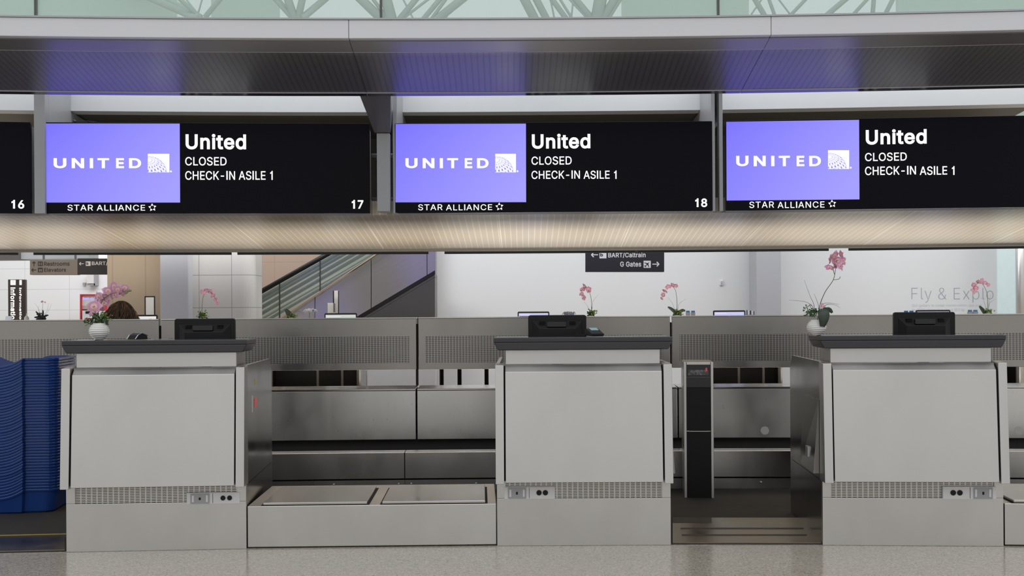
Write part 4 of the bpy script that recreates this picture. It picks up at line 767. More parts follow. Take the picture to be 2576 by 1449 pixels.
# ------------------------------------------------------------------ nested blue trays
def tray_mesh():
    hw, hd, n, h = 0.355, 0.25, 20, 0.15
    out = []
    r = 0.07
    def addp(x, y): out.append((x, y))
    # front edge left to right with a bowed middle, then round the back
    N = 60
    xs = [-hw+r+(2*(hw-r))*i/N for i in range(N+1)]
    fr = [(x, -hd-(0.028 if abs(x) < 0.153 else 0)) for x in xs]
    cor = lambda cx, cy, a0: [(cx+r*math.cos(a0+PI/2*k/6), cy+r*math.sin(a0+PI/2*k/6)) for k in range(1, 6)]
    per = fr+cor(hw-r, -hd+r, -PI/2)+[(hw, -hd+r+i*(2*(hd-r))/8) for i in range(9)]+cor(hw-r, hd-r, 0)+[(-x, hd) for x in xs[::3]]+cor(-hw+r, hd-r, PI/2)+[(-hw, hd-r-i*(2*(hd-r))/8) for i in range(9)]+cor(-hw+r, -hd+r, PI)
    def rim(x, y):
        if y < -hd+0.001-0.0 and abs(x) < 0.153 or (y > hd-0.001 and abs(x) < 0.153): return h-0.048*(1-(x/0.153)**2)
        return h
    m = len(per); mb = MB(); vs = []
    for s, zf in ((0.86, lambda z: 0.0), (0.90, lambda z: 0.010), (0.967, lambda z: z-0.017), (0.996, lambda z: z-0.014), (1.0, lambda z: z-0.004), (0.991, lambda z: z), (0.973, lambda z: z-0.003), (0.957, lambda z: z-0.03), (0.893, lambda z: 0.013)):
        for x, y in per: vs.append((x*s, y*s, zf(rim(x, y))))
    L = 9; fs = [(i*m+k, i*m+(k+1) % m, (i+1)*m+(k+1) % m, (i+1)*m+k) for i in range(L-1) for k in range(m)]
    fs += [tuple(range(m-1, -1, -1)), tuple((L-1)*m+k for k in range(m))]
    return mesh_from('luggage_tray', mb.add(vs, fs))
tm = tray_mesh()
tens = ['', '', 'twenty', 'thirty', 'forty']; unit = ['', 'first', 'second', 'third', 'fourth', 'fifth', 'sixth', 'seventh', 'eighth', 'ninth', 'tenth', 'eleventh', 'twelfth', 'thirteenth', 'fourteenth', 'fifteenth', 'sixteenth', 'seventeenth', 'eighteenth', 'nineteenth']
def ordinal(n): return unit[n] if n < 20 else (tens[n//10][:-1]+'ieth' if n % 10 == 0 else tens[n//10]+'-'+unit[n % 10])
FT = arc_frame(28, 1.52, py=1100); NTR = 46
for i in range(NTR):
    k = NTR-1-i
    o = obj('luggage_tray', tm, M['bin'], None, FT.w(random.uniform(-.002, .002), random.uniform(-.002, .002), 0.0045+i*0.0181), (0, 0, -FT.a+random.uniform(-.003, .003)), bevel=0)
    lb = {0: 'topmost blue plastic tray of the nested stack by the left desk', 45: 'lowest blue plastic tray of the nested stack, resting on the floor'}.get(k, 'blue plastic tray, %s from the top of the nested stack' % ordinal(k+1))
    tag(o, lb, 'tray', 'nested blue trays')

# ------------------------------------------------------------------ display pedestal in the gap
F = chord_frame(on_d(1722, 1253, 7.88), on_d(1796, 1253, 7.86)); w = 0.097
t = thing('display_pedestal', 'slim steel and black pedestal with small display between the middle and right desks', 'pedestal', F)
obj('casing', MB().box(-w, w, 0.012, 0.40, 0.004, 0.90), M['steel_dark'], t, bevel=0.003)
for x0, x1 in ((-w, -w+0.018), (w-0.018, w)): obj('frame_edge', MB().box(x0, x1, -0.012, 0.0115, 0.004, 0.90), M['steel'], t, bevel=0.002)
obj('frame_edge', MB().box(-w+0.0185, w-0.0185, -0.012, 0.0115, 0.882, 0.90), M['steel'], t, bevel=0.002)
obj('lower_front', MB().box(-w+0.019, w-0.019, -0.004, 0.0115, 0.004, 0.44), M['black'], t)
obj('upper_front', MB().box(-w+0.019, w-0.019, -0.004, 0.0115, 0.447, 0.735), M['black'], t)
obj('bright_strip', MB().box(-w+0.04, w-0.036, -0.006, -0.001, 0.4415, 0.4455), M['steel'], t)
obj('display_well', MB().box(-w+0.019, w-0.019, 0.0, 0.0115, 0.801, 0.8815), M['black_gloss'], t)
obj('hood', MB().prism_x([(-0.012, 0.735), (-0.012, 0.80), (0.0115, 0.80), (0.0115, 0.735)], -w+0.019, w-0.019), M['black_gloss'], t)
dm = NT('pedestal_display'); v, x = dm.obj_xyz(); dm.set(dm.mix(dm.remap(dm.noise(v, 60), 0, 1, 0.42, 0.6), (0.03, 0.035, 0.04, 1), (0.20, 0.17, 0.16, 1)), 0.15)
obj('display', MB().hexa([(-w+0.03, -0.006, 0.815), (w-0.03, -0.006, 0.815), (w-0.03, 0.0115, 0.815), (-w+0.03, 0.0115, 0.815), (-w+0.035, 0.004, 0.87), (w-0.035, 0.004, 0.87), (w-0.035, 0.0115, 0.87), (-w+0.035, 0.0115, 0.87)]), dm.m, t)
obj('red_light', MB().box(w-0.05, w-0.04, -0.006, 0.0, 0.84, 0.862), emit('red_light', (0.7, 0.06, 0.08, 1), 0.6), t)

# ------------------------------------------------------------------ orchids
def petal(mb, L, w, a, cup, y=0.0):
    n, m = 6, 4; vs = []
    for i in range(n+1):
        s = i/n; hwid = w*math.sin(PI*min(1, 0.10+0.9*s)**0.85)*0.98 if s < 1 else w*0.08
        for k in range(m+1):
            q = -1+2*k/m; x = q*hwid; z = s*L; yy = y-cup*s*(1-s)*L+cup*0.6*(abs(q)**2)*hwid+0.1*s*s*L*(1 if cup > 0 else -1)
            vs.append((x*math.cos(a)+z*math.sin(a), yy, -x*math.sin(a)+z*math.cos(a)))
    mb.add(vs, [(i*(m+1)+k, i*(m+1)+k+1, (i+1)*(m+1)+k+1, (i+1)*(m+1)+k) for i in range(n) for k in range(m)])
def flower_mesh(seed):
    rnd = random.Random(seed); mb = MB()
    for a in (0, 2.2, -2.2): petal(mb, 0.95, 0.33, a+rnd.uniform(-.1, .1), rnd.uniform(0.1, 0.4), 0.03)
    for a in (1.35, -1.35): petal(mb, 1.0, 0.56, a+rnd.uniform(-.12, .12), rnd.uniform(0.1, 0.4), 0.0)
    for a in (PI, PI-0.7, PI+0.7): petal(mb, 0.38, 0.12, a, -0.8, -0.06)
    mb.sphere((0, -0.1, 0.0), 0.09, 8)
    return mesh_from('flower', mb, False)
def flowers_for(mat): 
    L = []
    for s in range(4):
        me = flower_mesh(s); me.materials.append(mat)
        for p_ in me.polygons: p_.use_smooth = True
        L.append(me)
    return L
FM_ = {k: flowers_for(M[k]) for k in ('petal', 'petal_deep', 'petal_pale')}
def foliage(mb, c, r, n, ls, rnd, flat=0.7):
    for _ in range(n):
        a = rnd.uniform(0, 2*PI); e = rnd.uniform(-0.2, 1.2); rr = r*rnd.uniform(0.35, 1.0)
        p_ = Vector(c)+Vector((math.cos(a)*math.cos(e)*rr, math.sin(a)*math.cos(e)*rr*flat, math.sin(e)*rr))
        d = Vector((rnd.uniform(-1, 1), rnd.uniform(-1, 1), rnd.uniform(-0.6, 1))).normalized()*ls*rnd.uniform(0.6, 1.2)
        s = d.cross(Vector((rnd.uniform(-1, 1), rnd.uniform(-1, 1), rnd.uniform(-1, 1)))).normalized()*ls*0.36
        mb.add([p_, p_+d*0.5+s, p_+d, p_+d*0.5-s], [(0, 1, 2, 3)])
def smooth_path(P, n=6):
    out = []
    for i in range(len(P)-1):
        a, b, c, d = P[max(i-1, 0)], P[i], P[i+1], P[min(i+2, len(P)-1)]
        for k in range(n):
            s = k/n; out.append(0.5*((2*b)+(c-a)*s+(2*a-5*b+4*c-d)*s*s+(3*b-a-3*c+d)*s*s*s))
    return out+[P[-1]]
def orchid(F, ly, zb, cpx, vase, stem, fl, label, group, mat='petal', stem_r=0.0028, blades=(), green=(), leaves=(), buds=(), vm='vase', ripples=True, twigs=(), seed=1, tilt=0.5):
    rnd = random.Random(seed); c = F.loc(cpx, 800, ly); G = Frame(F.w(c.x, ly, zb), F.a)
    t = thing('potted_orchid', label, 'orchid', G, group)
    L = lambda px, py, dy=0.0: G.loc(px, py, dy)
    r, h = vase
    prof = []
    n = 40 if ripples else 14
    for i in range(n+1):
        s = i/n; a = -1.15+s*2.25; prof.append((r*math.cos(a) if a < 0 else r*max(0.55, math.cos(a*0.92)), h*s))
    prof += [(prof[-1][0]*0.9, h), (prof[-1][0]*0.85, h*0.9)]
    wob = (lambda a, z, rr: 0.0014*math.sin(z/h*52+1.1*math.sin(a*2+z*30))) if ripples else None
    obj('vase', MB().lathe(prof, 48 if ripples else 24, wob=wob), M[vm], t, smooth=True)
    obj('soil', MB().lathe([(prof[-1][0]*0.98, h*0.86), (prof[-1][0]*0.98, h*0.89)], 20), M['leaf_black'], t)
    if stem:
        sp = smooth_path([L(*q) for q in stem]); sp = [Vector((0, 0, h*0.85))]+sp if sp[0].z > h else sp
        obj('stem', MB().tube(sp, [stem_r*(1-0.5*i/len(sp)) for i in range(len(sp))], 7), M['stem'], t, smooth=True)
    for tw in twigs: obj('twig', MB().tube(smooth_path([L(*q) for q in tw]), stem_r*0.6, 6), M['stem'], t, smooth=True)
    for i, q in enumerate(fl):
        p_ = L(q[0], q[1], q[3] if len(q) > 3 else rnd.uniform(-0.02, 0.015)); px_m = (G.loc(q[0]+1, q[1]).x-G.loc(q[0], q[1]).x)
        o = obj('flower', FM_[mat][i % 4], M[mat], t, p_, (rnd.uniform(-tilt, tilt*.7), rnd.uniform(-tilt, tilt), rnd.uniform(-tilt*1.2, tilt*1.2))); s = q[2]*px_m*0.56; o.scale = (s, s, s)
    for q in buds: obj('bud', MB().sphere(L(q[0], q[1]), 0.007*q[2], 10, (1.2, 1, 0.9)), M['leaf_light'], t, smooth=True)
    for q in blades:
        P = smooth_path([L(*z) for z in q]); obj('grass_blade', MB().tube(P, [0.0016*(1-0.75*i/len(P)) for i in range(len(P))], 5), M['leaf_dark'], t, smooth=True)
    for (px, py, rr, nn, ls, mm) in green:
        mb = MB(); foliage(mb, L(px, py, 0.0), rr, nn, ls, rnd); o = obj('foliage', mb, M[mm], t); o['kind'] = 'stuff'
    for (pts, wid, mm) in leaves:
        P = smooth_path([L(*z) for z in pts], 5); mb = MB(); vs = []
        for i, p_ in enumerate(P):
            s = i/(len(P)-1); tg = (P[min(i+1, len(P)-1)]-P[max(i-1, 0)]); sd = Vector((tg.z, 0, -tg.x)).normalized()*wid*(0.35+0.65*math.sin(PI*min(0.97, 0.2+0.8*s)))
            vs += [p_-sd, p_+Vector((0, 0.006, 0)), p_+sd]
        mb.add(vs, [(i*3+k, i*3+k+1, i*3+k+4, i*3+k+3) for i in range(len(P)-1) for k in range(2)])
        o = obj('leaf', mb, M[mm], t, smooth=True); so = o.modifiers.new('thick', 'SOLIDIFY'); so.thickness = 0.0015
    return t
orchid(FL, 0.10, 1.1026, 249, (0.0525, 0.088), [(248, 806), (246, 790), (254, 763), (268, 746), (290, 736), (310, 734), (326, 731)],
    [(236, 771, 40, -0.03), (247, 747, 30), (262, 762, 32), (262, 748, 28, 0.01), (272, 732, 30), (287, 721, 32), (287, 742, 32), (296, 729, 25, -0.03), (306, 737, 22), (314, 724, 24), (233, 787, 26, 0.02), (253, 777, 22, 0.02)],
    'pink orchid leaning right in a white rippled vase on the left desk', 'orchids', 'petal', 0.003,
    green=[(248, 812, 0.05, 90, 0.022, 'leaf'), (262, 806, 0.05, 40, 0.016, 'leaf_light'), (222, 812, 0.028, 30, 0.016, 'leaf')], buds=[(318, 736, 1), (327, 731, 1), (322, 733, 0.7)], seed=3,
    twigs=[[(255, 812), (272, 800), (279, 790)], [(243, 812), (228, 812), (214, 820)]])
orchid(FR, 0.08, 1.1012, 2054, (0.051, 0.083), [(2061, 790), (2063, 766), (2076, 734), (2096, 704), (2102, 676), (2104, 653)],
    [(2089, 653, 27), (2101, 644, 28), (2115, 642, 26), (2087, 673, 26), (2114, 669, 30), (2107, 655, 30), (2121, 656, 24), (2072, 771, 24, -0.03), (2100, 664, 24)],
    'tall single stem pink orchid in a white rippled vase on the right desk', 'orchids', 'petal_deep', 0.0026,
    blades=[[(2049, 790), (2047, 765), (2038, 745), (2023, 704)], [(2060, 785), (2058, 765), (2048, 739)], [(2048, 785), (2043, 770), (2025, 759), (1985, 755)], [(2064, 785), (2068, 766), (2086, 762), (2111, 766)], [(2064, 786), (2078, 767), (2100, 767), (2114, 775)]],
    green=[(2046, 792, 0.038, 80, 0.016, 'leaf'), (2036, 788, 0.034, 34, 0.014, 'leaf'), (2031, 775, 0.022, 14, 0.012, 'leaf_light')],
    leaves=[([(2066, 777, -0.05), (2072, 788, -0.068), (2072, 805, -0.07), (2069, 822, -0.058)], 0.030, 'leaf_dark'), ([(2070, 782, -0.03), (2085, 779, -0.03), (2094, 787, -0.03)], 0.013, 'leaf_black')],
    twigs=[[(2096, 704), (2110, 702), (2114, 696)], [(2099, 690), (2096, 678)]], seed=5, tilt=1.25)
FV = 6.85
def far_orchid(px, vr, stem, fl, label, blades=(), extra=(), mat='petal_deep', vm='vase', leaves=(), gr=20, z=1.1012):
    F = arc_frame(px, FV)
    return orchid(F, 0, z, px, vr, stem, fl, label, 'orchids', mat, 0.0032, blades, [(px, stem[0][1]+4 if stem else 795, 0.055, 70, 0.03, 'leaf'), (px+3, stem[0][1] if stem else 795, 0.065, 60, 0.026, 'leaf_light')][:(2 if gr else 0)]+list(extra), leaves, (), vm, False, (), int(px), 0.9)
far_orchid(508, (0.055, 0.10), [(508, 795), (509, 760), (514, 740), (528, 734), (540, 748), (548, 766)], [(507, 734, 15), (519, 730, 15), (529, 734, 16), (536, 744, 16), (542, 754, 14), (547, 763, 11), (513, 738, 12)], 'small pink orchid arching right before the tiled pillar')
far_orchid(1486, (0.055, 0.10), [(1487, 790), (1488, 760), (1483, 735), (1472, 722), (1463, 735), (1466, 755)], [(1466, 728, 17), (1472, 720, 17), (1480, 727, 16), (1463, 740, 15), (1470, 746, 14), (1482, 733, 12), (1468, 752, 10)], 'small pink orchid curling left above the card reader', [[(1489, 785), (1492, 758), (1505, 742)], [(1484, 785), (1478, 770), (1468, 758)]])
far_orchid(1703, (0.055, 0.10), [(1702, 790), (1703, 760), (1699, 730), (1688, 720), (1672, 733), (1662, 752)], [(1692, 718, 15), (1700, 719, 13), (1681, 722, 16), (1673, 732, 16), (1668, 742, 14), (1665, 751, 11)], 'small pink orchid arching left over the partition seam right of centre', [[(1705, 788), (1708, 765), (1726, 752)], [(1700, 788), (1692, 765), (1680, 747)]], leaves=[([(1700, 788), (1690, 778), (1680, 772)], 0.018, 'leaf_dark'), ([(1706, 788), (1716, 781), (1724, 782)], 0.018, 'leaf_dark')])
far_orchid(2484, (0.055, 0.10), [(2484, 790), (2484, 745), (2478, 725), (2466, 710), (2452, 720), (2447, 736)], [(2450, 717, 16), (2455, 725, 16), (2462, 710, 16), (2470, 706, 15), (2478, 712, 14), (2487, 717, 12), (2452, 735, 12), (2446, 730, 10)], 'small pink orchid before the gallery lettering at the right', [[(2486, 786), (2490, 762), (2506, 752)], [(2486, 786), (2488, 760), (2492, 740)], [(2482, 786), (2476, 760), (2468, 748)]], leaves=[([(2482, 792), (2474, 782), (2464, 770)], 0.022, 'leaf_black')])
far_orchid(733, (0.05, 0.10), [(733, 800), (733, 790)], [], 'low leafy green plant in a white pot before the escalator', [[(735, 790), (752, 783), (760, 790)], [(728, 790), (716, 776), (702, 775)]], leaves=[([(733, 800), (726, 788), (718, 778)], 0.03, 'leaf_black')])
# information counter and its things
FI = Frame((on_d(40, 806, 13.6).x, 13.6, 0), -0.12)
t = thing('information_counter', 'low grey information counter at the far left edge behind the partition', 'counter', FI)
obj('front', MB().box(-1.0, 0.85, 0.05, 0.6, 0.0, 1.15), M['frame_grey'], t); obj('top', MB().box(-1.03, 0.9, 0.0, 0.65, 1.15, 1.178), M['fascia'], t, bevel=0.006)
F = FI
orchid(F, 0.3, 1.178, 104, (0.055, 0.055), [(106, 800), (107, 775), (108, 760)], [(106, 759, 7), (113, 760.5, 6)], 'dark leaved plant with tiny pale blossoms in a black bowl at left', 'orchids', 'petal_pale', 0.002,
    blades=[[(103, 798), (96, 775), (86, 762)], [(106, 798), (118, 782), (122, 763)], [(107, 798), (120, 785), (130, 764)], [(103, 798), (97, 780), (98, 768)]],
    leaves=[([(104, 800), (96, 790), (90, 783)], 0.012, 'leaf_black'), ([(106, 800), (108, 788), (108, 780)], 0.012, 'leaf_black'), ([(103, 800), (92, 798), (86, 799)], 0.012, 'leaf_black'), ([(106, 800), (116, 794), (122, 793)], 0.012, 'leaf_black'), ([(105, 802), (100, 792), (99, 786)], 0.010, 'leaf_black')], vm='black', ripples=False, seed=9,
    green=[(104, 800, 0.05, 50, 0.03, 'leaf_black')])
q = F.loc(22, 806, 0.25); o = obj('card_holder', MB().prism_x([(-0.03, 0), (0.03, 0), (0.012, 0.06), (0.006, 0.06)], -0.035, 0.035), M['paper'], None, F.w(q.x, 0.25, 1.178), (0, 0, -F.a)); tag(o, 'small white card holder on the information counter', 'card holder')
q = F.loc(67, 806, 0.25)
t = thing('pump_bottle', 'cream pump bottle standing on the information counter', 'bottle', Frame(F.w(q.x, 0.25, 1.178), F.a))
obj('bottle_body', MB().lathe([(0.024, 0), (0.027, 0.004), (0.027, 0.04), (0.012, 0.06), (0.010, 0.066)], 20), plain('cream_plastic', lin(214, 205, 190), 0.4), t, smooth=True)
obj('pump', MB().tube([(0, 0, 0.066), (0, 0, 0.085), (0.016, 0, 0.085)], 0.004, 8), M['white'], t)

# other things standing on the far ledges
def far_thing(px, name, label, cat, group=None, v=FV, z=1.1012):
    F = arc_frame(px, v); c = F.loc(px, 800, 0); G = Frame(F.w(c.x, 0, z), F.a); return thing(name, label, cat, G, group), G
t, G = far_thing(377, 'sign_stand', 'tall narrow black framed sign stand beside the grey column', 'sign stand')
zt = G.loc(377, 745, 0).z
obj('frame', MB().box(-0.055, -0.044, 0, 0.014, 0, zt).box(0.044, 0.055, 0, 0.014, 0, zt).box(-0.044, 0.044, 0, 0.014, zt-0.012, zt), M['black'], t); obj('card', MB().box(-0.0435, 0.0435, 0.003, 0.012, 0.01, zt-0.0125), M['paper'], t); obj('foot', MB().box(-0.06, 0.06, -0.05, 0.06, -0.0, 0.008), M['black'], t)
t, G = far_thing(845, 'sign_stand', 'tall narrow white sign stand in front of the escalator', 'sign stand')
zt = G.loc(845, 731, 0).z
obj('frame', MB().box(-0.031, -0.019, -0.004, 0.02, 0, zt).box(0.026, 0.033, -0.004, 0.02, 0, zt-0.004), M['black'], t); obj('card', MB().box(-0.0185, 0.0255, 0.0, 0.016, 0.01, zt), M['paper'], t); obj('foot', MB().box(-0.05, 0.05, -0.05, 0.06, 0, 0.008), M['black'], t)
t, G = far_thing(834, 'leaflet_holder', 'white leaflet holder in front of the tall white sign stand', 'leaflet holder', v=6.72)
zt = G.loc(834, 762, 0).z
obj('tray', MB().box(-0.045, 0.045, -0.012, 0.03, 0, zt*0.6), M['white'], t); obj('leaflets', MB().box(-0.040, 0.020, -0.004, 0.012, zt*0.6, zt), M['paper'], t); obj('leaflets', MB().box(0.022, 0.040, -0.004, 0.012, zt*0.6, zt-0.006), plain('grey_leaflet', lin(120, 122, 130), 0.5), t)
# luggage tag boxes
tb = plain('clear_grey_box', lin(150, 150, 158), 0.25); bt = plain('blue_paper', lin(58, 118, 172), 0.5)
for px, yt, lb, fr in ((780, 779, 'white box of curling tag ends with one blue leaflet beside the low plant', True), (1432, 787, 'pile of curled tag ends above the middle monitor', True), (1737, 781, 'pair of clear boxes with blue leaflets right of the arching orchid', False), (2286, 781, 'box of blue leaflets left of the right desk monitor', False), (2447, 779, 'grey box of blue leaflets left of the right small orchid', False)):
    t, G = far_thing(px, 'leaflet_box', lb, 'box', 'leaflet boxes on the far ledges'); rnd = random.Random(px)
    zt = G.loc(px, yt, 0).z
    for s in (-1, 1):
        obj('box', MB().hexa([(s*0.026-0.02, -0.02, 0), (s*0.026+0.02, -0.02, 0), (s*0.026+0.02, 0.02, 0), (s*0.026-0.02, 0.02, 0), (s*0.028-0.023, -0.022, zt-0.022), (s*0.028+0.023, -0.022, zt-0.022), (s*0.028+0.023, 0.022, zt-0.022), (s*0.028-0.023, 0.022, zt-0.022)]), tb, t)
        if s > 0 or not fr: obj('leaflet', MB().box(s*0.028-0.02, s*0.028+0.02, -0.01, 0.008, zt-0.0218, zt-0.002), bt, t)
    if fr:
        mb = MB()
        for k in range(34):
            x = rnd.uniform(-0.055, 0.055); d = rnd.uniform(-0.05, 0.05)
            mb.tube(smooth_path([Vector((x, rnd.uniform(-.015, .015), zt-0.03)), Vector((x+d*0.4, 0, zt-0.005+rnd.uniform(0, .02))), Vector((x+d, -0.01, zt-0.012+rnd.uniform(-.01, .01)))], 3), 0.003, 5)
        o = obj('paper_curls', mb, M['white'] if px == 780 else plain('tag_grey', lin(130, 132, 150), 0.5), t); o['kind'] = 'stuff'
t, G = far_thing(1888, 'brochure_rack', 'row of blue and white brochures right of the lavender monitor', 'brochures')
zt = G.loc(1888, 780, 0).z
obj('rack', MB().box(-0.05, 0.05, -0.012, 0.03, 0, zt-0.05), M['grey_plate'], t)
for i, c in enumerate((lin(60, 110, 160), lin(225, 228, 232), lin(40, 50, 70), lin(225, 228, 232), lin(110, 115, 125))): obj('brochure', MB().box(-0.046+i*0.019, -0.031+i*0.019, -0.004, 0.006, zt-0.05, zt-0.003*i), plain('brochure', c, 0.5), t)

# ------------------------------------------------------------------ person bending over the far desk
p = on_d(306, 800, 11.37); p.y = 10.95; FP = Frame((p.x, p.y, 0), 0.0)
pr = thing('person', 'person with long wavy brown hair bending forward, back turned, behind the partition', 'person', FP)
skinm = plain('skin', lin(196, 150, 122), 0.5, var=0.03); navy = plain('navy_cloth', lin(34, 38, 58), 0.8); trous = plain('dark_trousers', lin(30, 30, 36), 0.85)
BV = [(0, 0, .92), (0, .10, 1.00), (0, .22, 1.06), (0, .30, 1.10), (0, .37, 1.17), (0, .41, 1.265), (0, .44, 1.30), (0, .50, 1.235)]
BR = [.135, .12, .13, .10, .052, .085, .075, .05]
BE = [(0, 1), (1, 2), (2, 3), (3, 4), (4, 5), (5, 6), (5, 7)]
def chain(st, pts):
    prev = st
    for (p_, r_) in pts: BV.append(p_); BR.append(r_); BE.append((prev, len(BV)-1)); prev = len(BV)-1
    return prev
for s in (-1, 1):
    chain(0, [((s*.09, 0, .84), .095), ((s*.10, .02, .66), .078), ((s*.10, .01, .48), .055), ((s*.10, -.03, .28), .052), ((s*.10, -.05, .10), .036), ((s*.11, .02, .045), .036), ((s*.115, .10, .03), .028)])
    w_ = chain(2, [((s*.15, .26, 1.13), .058), ((s*.20, .34, 1.06), .045), ((s*.23, .44, .96), .036), ((s*.20, .58, .88), .030), ((s*.18, .68, .845), .022), ((s*.175, .72, .835), .026), ((s*.172, .75, .832), .024)])
    for k in range(4): chain(w_, [((s*.172+(k-1.5)*.018, .775, .835), .009), ((s*.172+(k-1.5)*.020, .80+.006*(1.5-abs(k-1.5)), .832), .0085), ((s*.172+(k-1.5)*.021, .825+.008*(1.5-abs(k-1.5)), .82), .0075)])
    chain(w_-1, [((s*.145, .745, .83), .010), ((s*.13, .77, .826), .0085)])
def skin_obj(name, V, E, Rr, m):
    me = bpy.data.meshes.new(name); me.from_pydata(V, E, []); me.materials.append(m)
    o = bpy.data.objects.new(name, me); C.objects.link(o); o.parent = pr
    md = o.modifiers.new('skin', 'SKIN'); md.use_smooth_shade = True
    sv = me.skin_vertices[0].data
    for i, r_ in enumerate(Rr): sv[i].radius = (r_, r_); sv[i].use_root = (i == 0)
    sd = o.modifiers.new('sub', 'SUBSURF'); sd.levels = 1; sd.render_levels = 1
    return o
skin_obj('body', BV, BE, BR, skinm)
def sub_skin(name, keep, grow, m):
    ids = [i for i in range(len(BV)) if keep(i)]; mp = {j: k for k, j in enumerate(ids)}
    skin_obj(name, [BV[i] for i in ids], [(mp[a], mp[b]) for a, b in BE if a in mp and b in mp], [BR[i]+grow for i in ids], m)
top_ids = set([0, 1, 2, 3]); leg_ids = set([0])
for i, v in enumerate(BV):
    if i > 7 and v[2] < .9 and v[1] < .15 and .08 < v[2] and abs(v[0]) < .12: leg_ids.add(i)
    if i > 7 and v[2] > .87 and v[1] > .2: top_ids.add(i)
sub_skin('top', lambda i: i in top_ids, .024, navy); sub_skin('trousers', lambda i: i in leg_ids, .016, trous)
hm = NT('brown_hair'); v, x = hm.obj_xyz(); hn = hm.noise(v, 22, 4, (1, 1, .35)); hm.set(hm.mix(hm.remap(hn, 0, 1, .42, .72), lin(34, 20, 14), lin(72, 44, 30)), 0.36)
mb = MB(); rnd = random.Random(11)
cz = Vector((0, .42, 1.285)); apex = FP.to(on_d(307, 753, 11.37))
mb.sphere((0, .42, 1.255), .088, 20).sphere((0, .425, 1.17), .10, 20)
for c_ in range(95):
    a0 = rnd.uniform(0, 2*PI) if c_ < 70 else rnd.uniform(-2.6, -.5); out = .20*rnd.uniform(.62, 1.0)**.5; L0 = rnd.uniform(.24, .36); ph0 = rnd.uniform(0, 6.28); fq = rnd.uniform(9, 17); am0 = rnd.uniform(.006, .015)
    for k in range(10):
        a = a0+rnd.gauss(0, .07); ph = ph0+rnd.gauss(0, .35); L_ = L0*rnd.uniform(.88, 1.08); am = am0*rnd.uniform(.7, 1.3); o_ = out*rnd.uniform(.93, 1.05); P = []
        lft = 1.22 if math.cos(a) < 0 else 1.0; st = Vector((rnd.gauss(0, .008), .42+rnd.gauss(0, .008), 1.370+rnd.uniform(-.006, .003)))
        for i in range(16):
            s = i/15; rr = o_*s**.66*lft; q = min(1, s*2.2)
            P.append(Vector((st.x+math.cos(a)*rr+am*q*math.sin(fq*s+ph), st.y+math.sin(a)*rr*.8+am*q*math.cos(fq*s*.9+ph), st.z-L_*s**1.3)))
        mb.tube(P, [.0036*(1-.6*i/15) for i in range(16)], 4)
obj('hair', mb, hm.m, pr, smooth=True)

# ------------------------------------------------------------------ far hall
WD = 17.0
def wall_px(name, x0, x1, d, z1, m, th=0.15, z0=0.0, struct_=True):
    a, b = on_d(x0, 720, d).x, on_d(x1, 720, d).x
    return struct(name, MB().box(a, b, d, d+th, z0, z1), m)
ww = NT('white_satin_wall'); v, x = ww.obj_xyz(); nz = ww.noise(v, 1.0); ww.set(ww.mix(nz, lin(204, 205, 206), lin(208, 209, 210)), 0.30, 0.0, 0.5)
wall_px('wall_back', 1095, 2640, WD, 3.6, ww.m)
wall_px('wall_left', -160, 272, 20.0, 3.6, tiles('white_wall_tile', lin(236, 237, 238), lin(206, 207, 210), 0.747, 0.347, on_d(62, 700, 20).x, on_d(62, 677, 20).z, 0.2, 0.008))
wall_px('wall_tan', 270, 404, 15.2, 3.4, tiles('tan_panel', lin(176, 156, 130), lin(160, 140, 115), 0.42, 9.0, on_d(282, 700, 15.2).x, -2, 0.4))
wall_px('wall_rear', 600, 1110, 18.6, 3.6, tiles('rose_beige_wall', lin(150, 130, 116), lin(134, 115, 103), 1.0, 1.55, on_d(690, 700, 18.6).x, on_d(690, 660, 18.6).z, 0.45, 0.008), 0.2)
def col_px(name, x0, x1, d, label, m, depth=0.5):
    a, b = on_d(x0, 720, d).x, on_d(x1, 720, d).x
    o = obj(name, MB().box(-(b-a)/2, (b-a)/2, 0, depth, 0, 3.3), m, None, ((a+b)/2, d, 0), bevel=0.01); tag(o, label, 'column'); return o
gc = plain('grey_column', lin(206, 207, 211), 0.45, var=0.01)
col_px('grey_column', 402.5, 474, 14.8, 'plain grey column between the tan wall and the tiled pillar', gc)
col_px('grey_column', 1903, 1965, 16.3, 'plain grey column standing against the white wall', plain('mid_grey_column', lin(160, 161, 166), 0.45, var=0.01))  # mid grey, darker than the column by the tan wall
# tiled pillar with rounded right shoulder
a, b = on_d(476, 720, 15).x, on_d(638, 720, 15).x; w = b-a
tl = tiles('pillar_tile', lin(214, 212, 206), lin(150, 150, 148), 0.41, 0.41, on_d(500, 700, 15).x-a, on_d(500, 693, 15).z, 0.25, 0.007)
poly = [(0, 0.5), (0, 0), (w-0.16, 0)]+[(w-0.16+0.16*math.sin(k*PI/16), 0.16-0.16*math.cos(k*PI/16)) for k in range(1, 9)]+[(w, 0.5)]
o = obj('tiled_pillar', MB().prism_z(poly, 0, 3.3), tl, None, (a, 15, 0)); tag(o, 'pale tiled pillar with rounded right corner beside the escalator', 'pillar')
